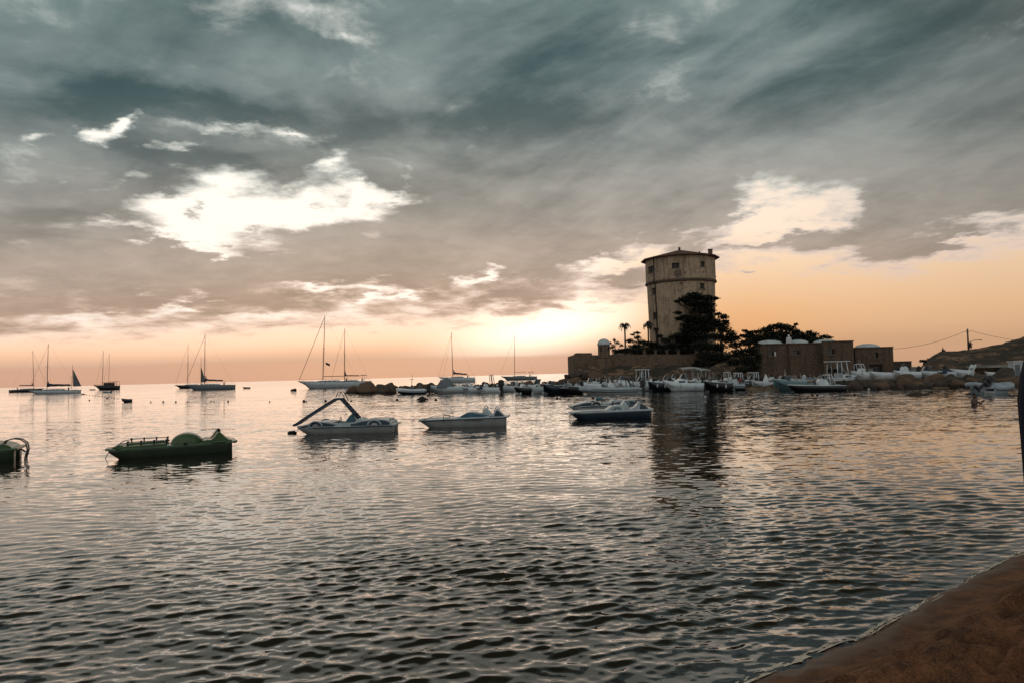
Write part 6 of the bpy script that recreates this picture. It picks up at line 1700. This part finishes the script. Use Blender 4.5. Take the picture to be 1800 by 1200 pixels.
# he faces +x: camera sees him from the side
J = {'pelvis': (0, 0, -.42, .13), 'waist': (0, 0, -.2, .125), 'chest': (0.02, 0, .10, .155), 'shc': (0.01, 0, .30, .11), 'neck': (.03, 0, .38, .052), 'jaw': (.06, 0, .46, .062), 'head': (.045, 0, .54, .088), 'crown': (.03, 0, .61, .07),
     'nose': (.135, 0, .50, .016), 'sl': (.0, .19, .27, .065), 'sr': (.0, -.19, .27, .065), 'el': (.20, .26, .06, .042), 'er': (.20, -.26, .06, .042), 'wl': (.42, .12, .20, .028), 'wr': (.42, -.12, .20, .028), 'hl': (.48, .08, .25, .03), 'hr': (.48, -.08, .25, .03),
     'hipl': (0, .1, -.55, .09), 'hipr': (0, -.1, -.55, .09), 'kl': (.05, .1, -.95, .06), 'kr': (.05, -.1, -.95, .06), 'al': (0, .1, -1.35, .04), 'ar': (0, -.1, -1.35, .04)}
for i in range(4):
    for s_, q in (('l', 1), ('r', -1)):
        J['f%d%s' % (i, s_)] = (.53 + .005 * i, q * (.10 - .022 * i), .29 + .012 * (i % 2), .009); J['g%d%s' % (i, s_)] = (.565, q * (.085 - .020 * i), .31, .008)
for s_, q in (('l', 1), ('r', -1)): J['t' + s_] = (.49, q * .04, .285, .010)
Bn = [('pelvis', 'waist'), ('waist', 'chest'), ('chest', 'shc'), ('shc', 'neck'), ('neck', 'jaw'), ('jaw', 'head'), ('head', 'crown'), ('jaw', 'nose'), ('shc', 'sl'), ('shc', 'sr'), ('sl', 'el'), ('sr', 'er'), ('el', 'wl'), ('er', 'wr'), ('wl', 'hl'), ('wr', 'hr'),
      ('pelvis', 'hipl'), ('pelvis', 'hipr'), ('hipl', 'kl'), ('hipr', 'kr'), ('kl', 'al'), ('kr', 'ar')]
for s_ in 'lr':
    for i in range(4): Bn += [('h' + s_, 'f%d%s' % (i, s_)), ('f%d%s' % (i, s_), 'g%d%s' % (i, s_))]
    Bn.append(('h' + s_, 't' + s_))
bo = body("body", J, Bn, m_skin, sw_)
MB().blob((.025, 0, .575), (.10, .088, .095), 14, 9, .03, zmin=-.4).build("hair", m_hair, bo)
def stand(label, px, py, Yp, hgt, rz, cloth, sit=False):
    p = at(px, py, Yp); z = tz(p.x, Yp)
    t = thing("person", label, "person", (p.x, Yp, z - .05), rz)
    s_ = hgt / 1.72
    if not sit:
        J = {'pelvis': (0, 0, .92, .13), 'waist': (0, 0, 1.08, .115), 'chest': (0, 0, 1.28, .14), 'shc': (0, 0, 1.42, .10), 'neck': (0, -.01, 1.49, .05), 'jaw': (0, -.04, 1.56, .06), 'head': (0, -.02, 1.63, .085), 'sl': (.19, 0, 1.40, .06), 'sr': (-.19, 0, 1.40, .06),
             'el': (.27, -.02, 1.14, .042), 'er': (-.25, -.08, 1.16, .042), 'wl': (.24, -.10, .92, .028), 'wr': (-.12, -.28, 1.20, .028), 'hl': (.24, -.13, .84, .03), 'hr': (-.06, -.32, 1.24, .03),
             'hipl': (.1, 0, .85, .095), 'hipr': (-.1, 0, .85, .095), 'kl': (.12, -.03, .48, .06), 'kr': (-.11, .02, .48, .06), 'al': (.13, .02, .09, .04), 'ar': (-.12, .06, .09, .04), 'tl': (.14, -.14, .04, .035), 'tr': (-.13, -.10, .04, .035)}
    else:
        J = {'pelvis': (0, 0, .12, .14), 'waist': (0, -.02, .28, .12), 'chest': (0, -.06, .48, .14), 'shc': (0, -.08, .60, .10), 'neck': (0, -.10, .67, .05), 'jaw': (0, -.14, .73, .06), 'head': (0, -.12, .80, .085), 'sl': (.19, -.08, .58, .06), 'sr': (-.19, -.08, .58, .06),
             'el': (.24, -.24, .42, .042), 'er': (-.24, -.24, .42, .042), 'wl': (.12, -.42, .46, .028), 'wr': (-.12, -.42, .46, .028), 'hl': (.06, -.48, .47, .03), 'hr': (-.06, -.48, .47, .03),
             'hipl': (.1, -.05, .12, .095), 'hipr': (-.1, -.05, .12, .095), 'kl': (.14, -.42, .42, .06), 'kr': (-.14, -.42, .42, .06), 'al': (.13, -.52, .06, .04), 'ar': (-.13, -.52, .06, .04), 'tl': (.14, -.66, .03, .035), 'tr': (-.14, -.66, .03, .035)}
    B_ = [('pelvis', 'waist'), ('waist', 'chest'), ('chest', 'shc'), ('shc', 'neck'), ('neck', 'jaw'), ('jaw', 'head'), ('shc', 'sl'), ('shc', 'sr'), ('sl', 'el'), ('sr', 'er'), ('el', 'wl'), ('er', 'wr'), ('wl', 'hl'), ('wr', 'hr'),
          ('pelvis', 'hipl'), ('pelvis', 'hipr'), ('hipl', 'kl'), ('hipr', 'kr'), ('kl', 'al'), ('kr', 'ar'), ('al', 'tl'), ('ar', 'tr')]
    for hd_, q in (('hl', 1), ('hr', -1)):
        h_ = Vector(J[hd_][:3]); w_ = Vector(J['w' + hd_[1]][:3]); d = (h_ - w_).normalized()
        for i in range(4):
            k_ = 'f%d%s' % (i, hd_); e_ = h_ + d * (.07 + .01 * (i in (1, 2))) + Vector(((i - 1.5) * .02, 0, 0)); J[k_] = (*e_, .009); B_.append((hd_, k_))
        e_ = h_ + d * .02 + Vector((-q * .045, -.02, 0)); J['th' + hd_] = (*e_, .010); B_.append((hd_, 'th' + hd_))
    J = {k_: tuple(c * s_ for c in v_[:3]) + (v_[3] * s_,) for k_, v_ in J.items()}
    bo = body("body", J, B_, cloth, t)
    h = J['head']; MB().blob((h[0], h[1] + .015, h[2] + .02), (.088 * s_, .10 * s_, .095 * s_), 12, 8, .03, zmin=-.3).build("hair", m_hair, bo)
    return t
stand("person crouching on the hill crest left of the lamp pole, dark clothes", 1656.5, 619, 124, 1.7, R(30), m_cl1, True)
stand("person standing in dark clothes beside the foot of the lamp pole on the hill", 1707, 617, 124.3, 1.55, R(-40), m_cl1)
stand("second person close behind the one at the lamp pole, brown clothes", 1704.5, 617, 125.2, 1.5, R(20), m_cl2)

# ------------------------------------------------------------------ pole, lamp arm, wires
p = at(1702.5, 616, 124); zb = tz(p.x, 124); ptop = at(1701.8, 578, 124)
pl = thing("utility_pole", "dark utility pole with a curved street-lamp arm on the hill crest", "pole", (p.x, 124, zb))
Hh = ptop.z - zb
MB().tube([(0, 0, -.5), (0, 0, Hh * .5), (0, 0, Hh)], [.15, .13, .10], 10).build("post", m_pipe, pl)
MB().box((0, 0, Hh - .5), (.5, .1, .1)).build("cross_arm", m_pipe, pl)
a0 = at(1704, 604, 124); a1 = at(1722, 597.5, 124)
q0 = Vector((0, 0, a0.z - zb)); q1 = Vector((a1.x - p.x, 0, a1.z - zb))
MB().tube([q0, q0.lerp(q1, .3) + Vector((0, 0, .28)), q0.lerp(q1, .65) + Vector((0, 0, .22)), q1], .045, 6).build("lamp_arm", m_pipe, pl)
MB().box(tuple(q1 + Vector((.15, 0, .0))), (.6, .18, .12), bev=.04).build("lamp_head", m_pipe, pl)
def wire(label, A, B_, sag, r=.028):
    pts = [A.lerp(B_, k / 16) - Vector((0, 0, sag * 4 * (k / 16) * (1 - k / 16))) for k in range(17)]
    tag(MB().tube([tuple(q - A) for q in pts], r, 4).build("power_line", m_wire, None, tuple(A)), label, "wire")
ptop = at(1701.8, 580, 124)
wire("thin wire sagging from the pole down to the single domed building", ptop, Vector((P(1560, 612).x, 116, P(1560, 612).z)), .9)
wire("thin wire running from the pole off to the right", ptop, at(1880, 598, 150) , 1.0)
# stakes in front of the domed row
LS = "thin wooden stake standing in front of the domed row"
for px, h_ in ((1372, 1.2), (1381, 1.5), (1388, 1.0), (1396, 1.3), (1399.5, 1.1), (1407, 1.5), (1412, 1.0), (1424, 1.2), (1431, .9), (1446, 1.2)):
    q = at(px, 662, 84); z = max(.6, tz(q.x, 84))
    o = MB().tube([(0, 0, -.2), (rb.uniform(-.05, .05), 0, h_ * .6)], [.05, .04], 6).build("stake", m_pale, None, (q.x, 84, z))
    tag(o, LS, "stake", "wooden stakes in front of the domed row")

# ------------------------------------------------------------------ furled navy beach parasol at the right edge
ux = at(1830, 760, 6.0)
bd = float(beach_d(np.array([ux.x]), np.array([6.0]))[0]); gz_ = .09 * bd
um = thing("beach_parasol", "furled navy beach parasol at the right edge", "parasol", (ux.x, 6.0, gz_))
m_nv = mat("navy_parasol_cloth", (0.010, 0.014, 0.030), (0.007, 0.010, 0.02), rough=.85, scale=6)
zt1 = at(1815, 575, 6).z - gz_; zb1 = at(1815, 1130, 6).z - gz_
MB().tube([(0, 0, -.4), (0, 0, zt1 + .08)], .018, 8).build("pole", m_steel, um)
rows = []
for i in range(14):
    f = i / 13; z = zt1 + (zb1 - zt1) * f
    r = (.02 + .105 * min(1, f * 5) - .032 * max(0, f - .3) / .7)
    rows.append([(r * (1 + .22 * math.cos(8 * a + f * 2)) * math.cos(a), r * (1 + .22 * math.cos(8 * a + f * 2)) * math.sin(a), z) for a in [2 * math.pi * q / 48 for q in range(48)]])
cp = MB().loft(rows, closed=True, cap=True).build("canopy", m_nv, um)
MB().tube([(.088 * math.cos(a), .088 * math.sin(a), (zt1 + zb1) / 2 - .1) for a in [2 * math.pi * q / 24 for q in range(25)]], .012, 6).build("tie_strap", m_nv, cp)
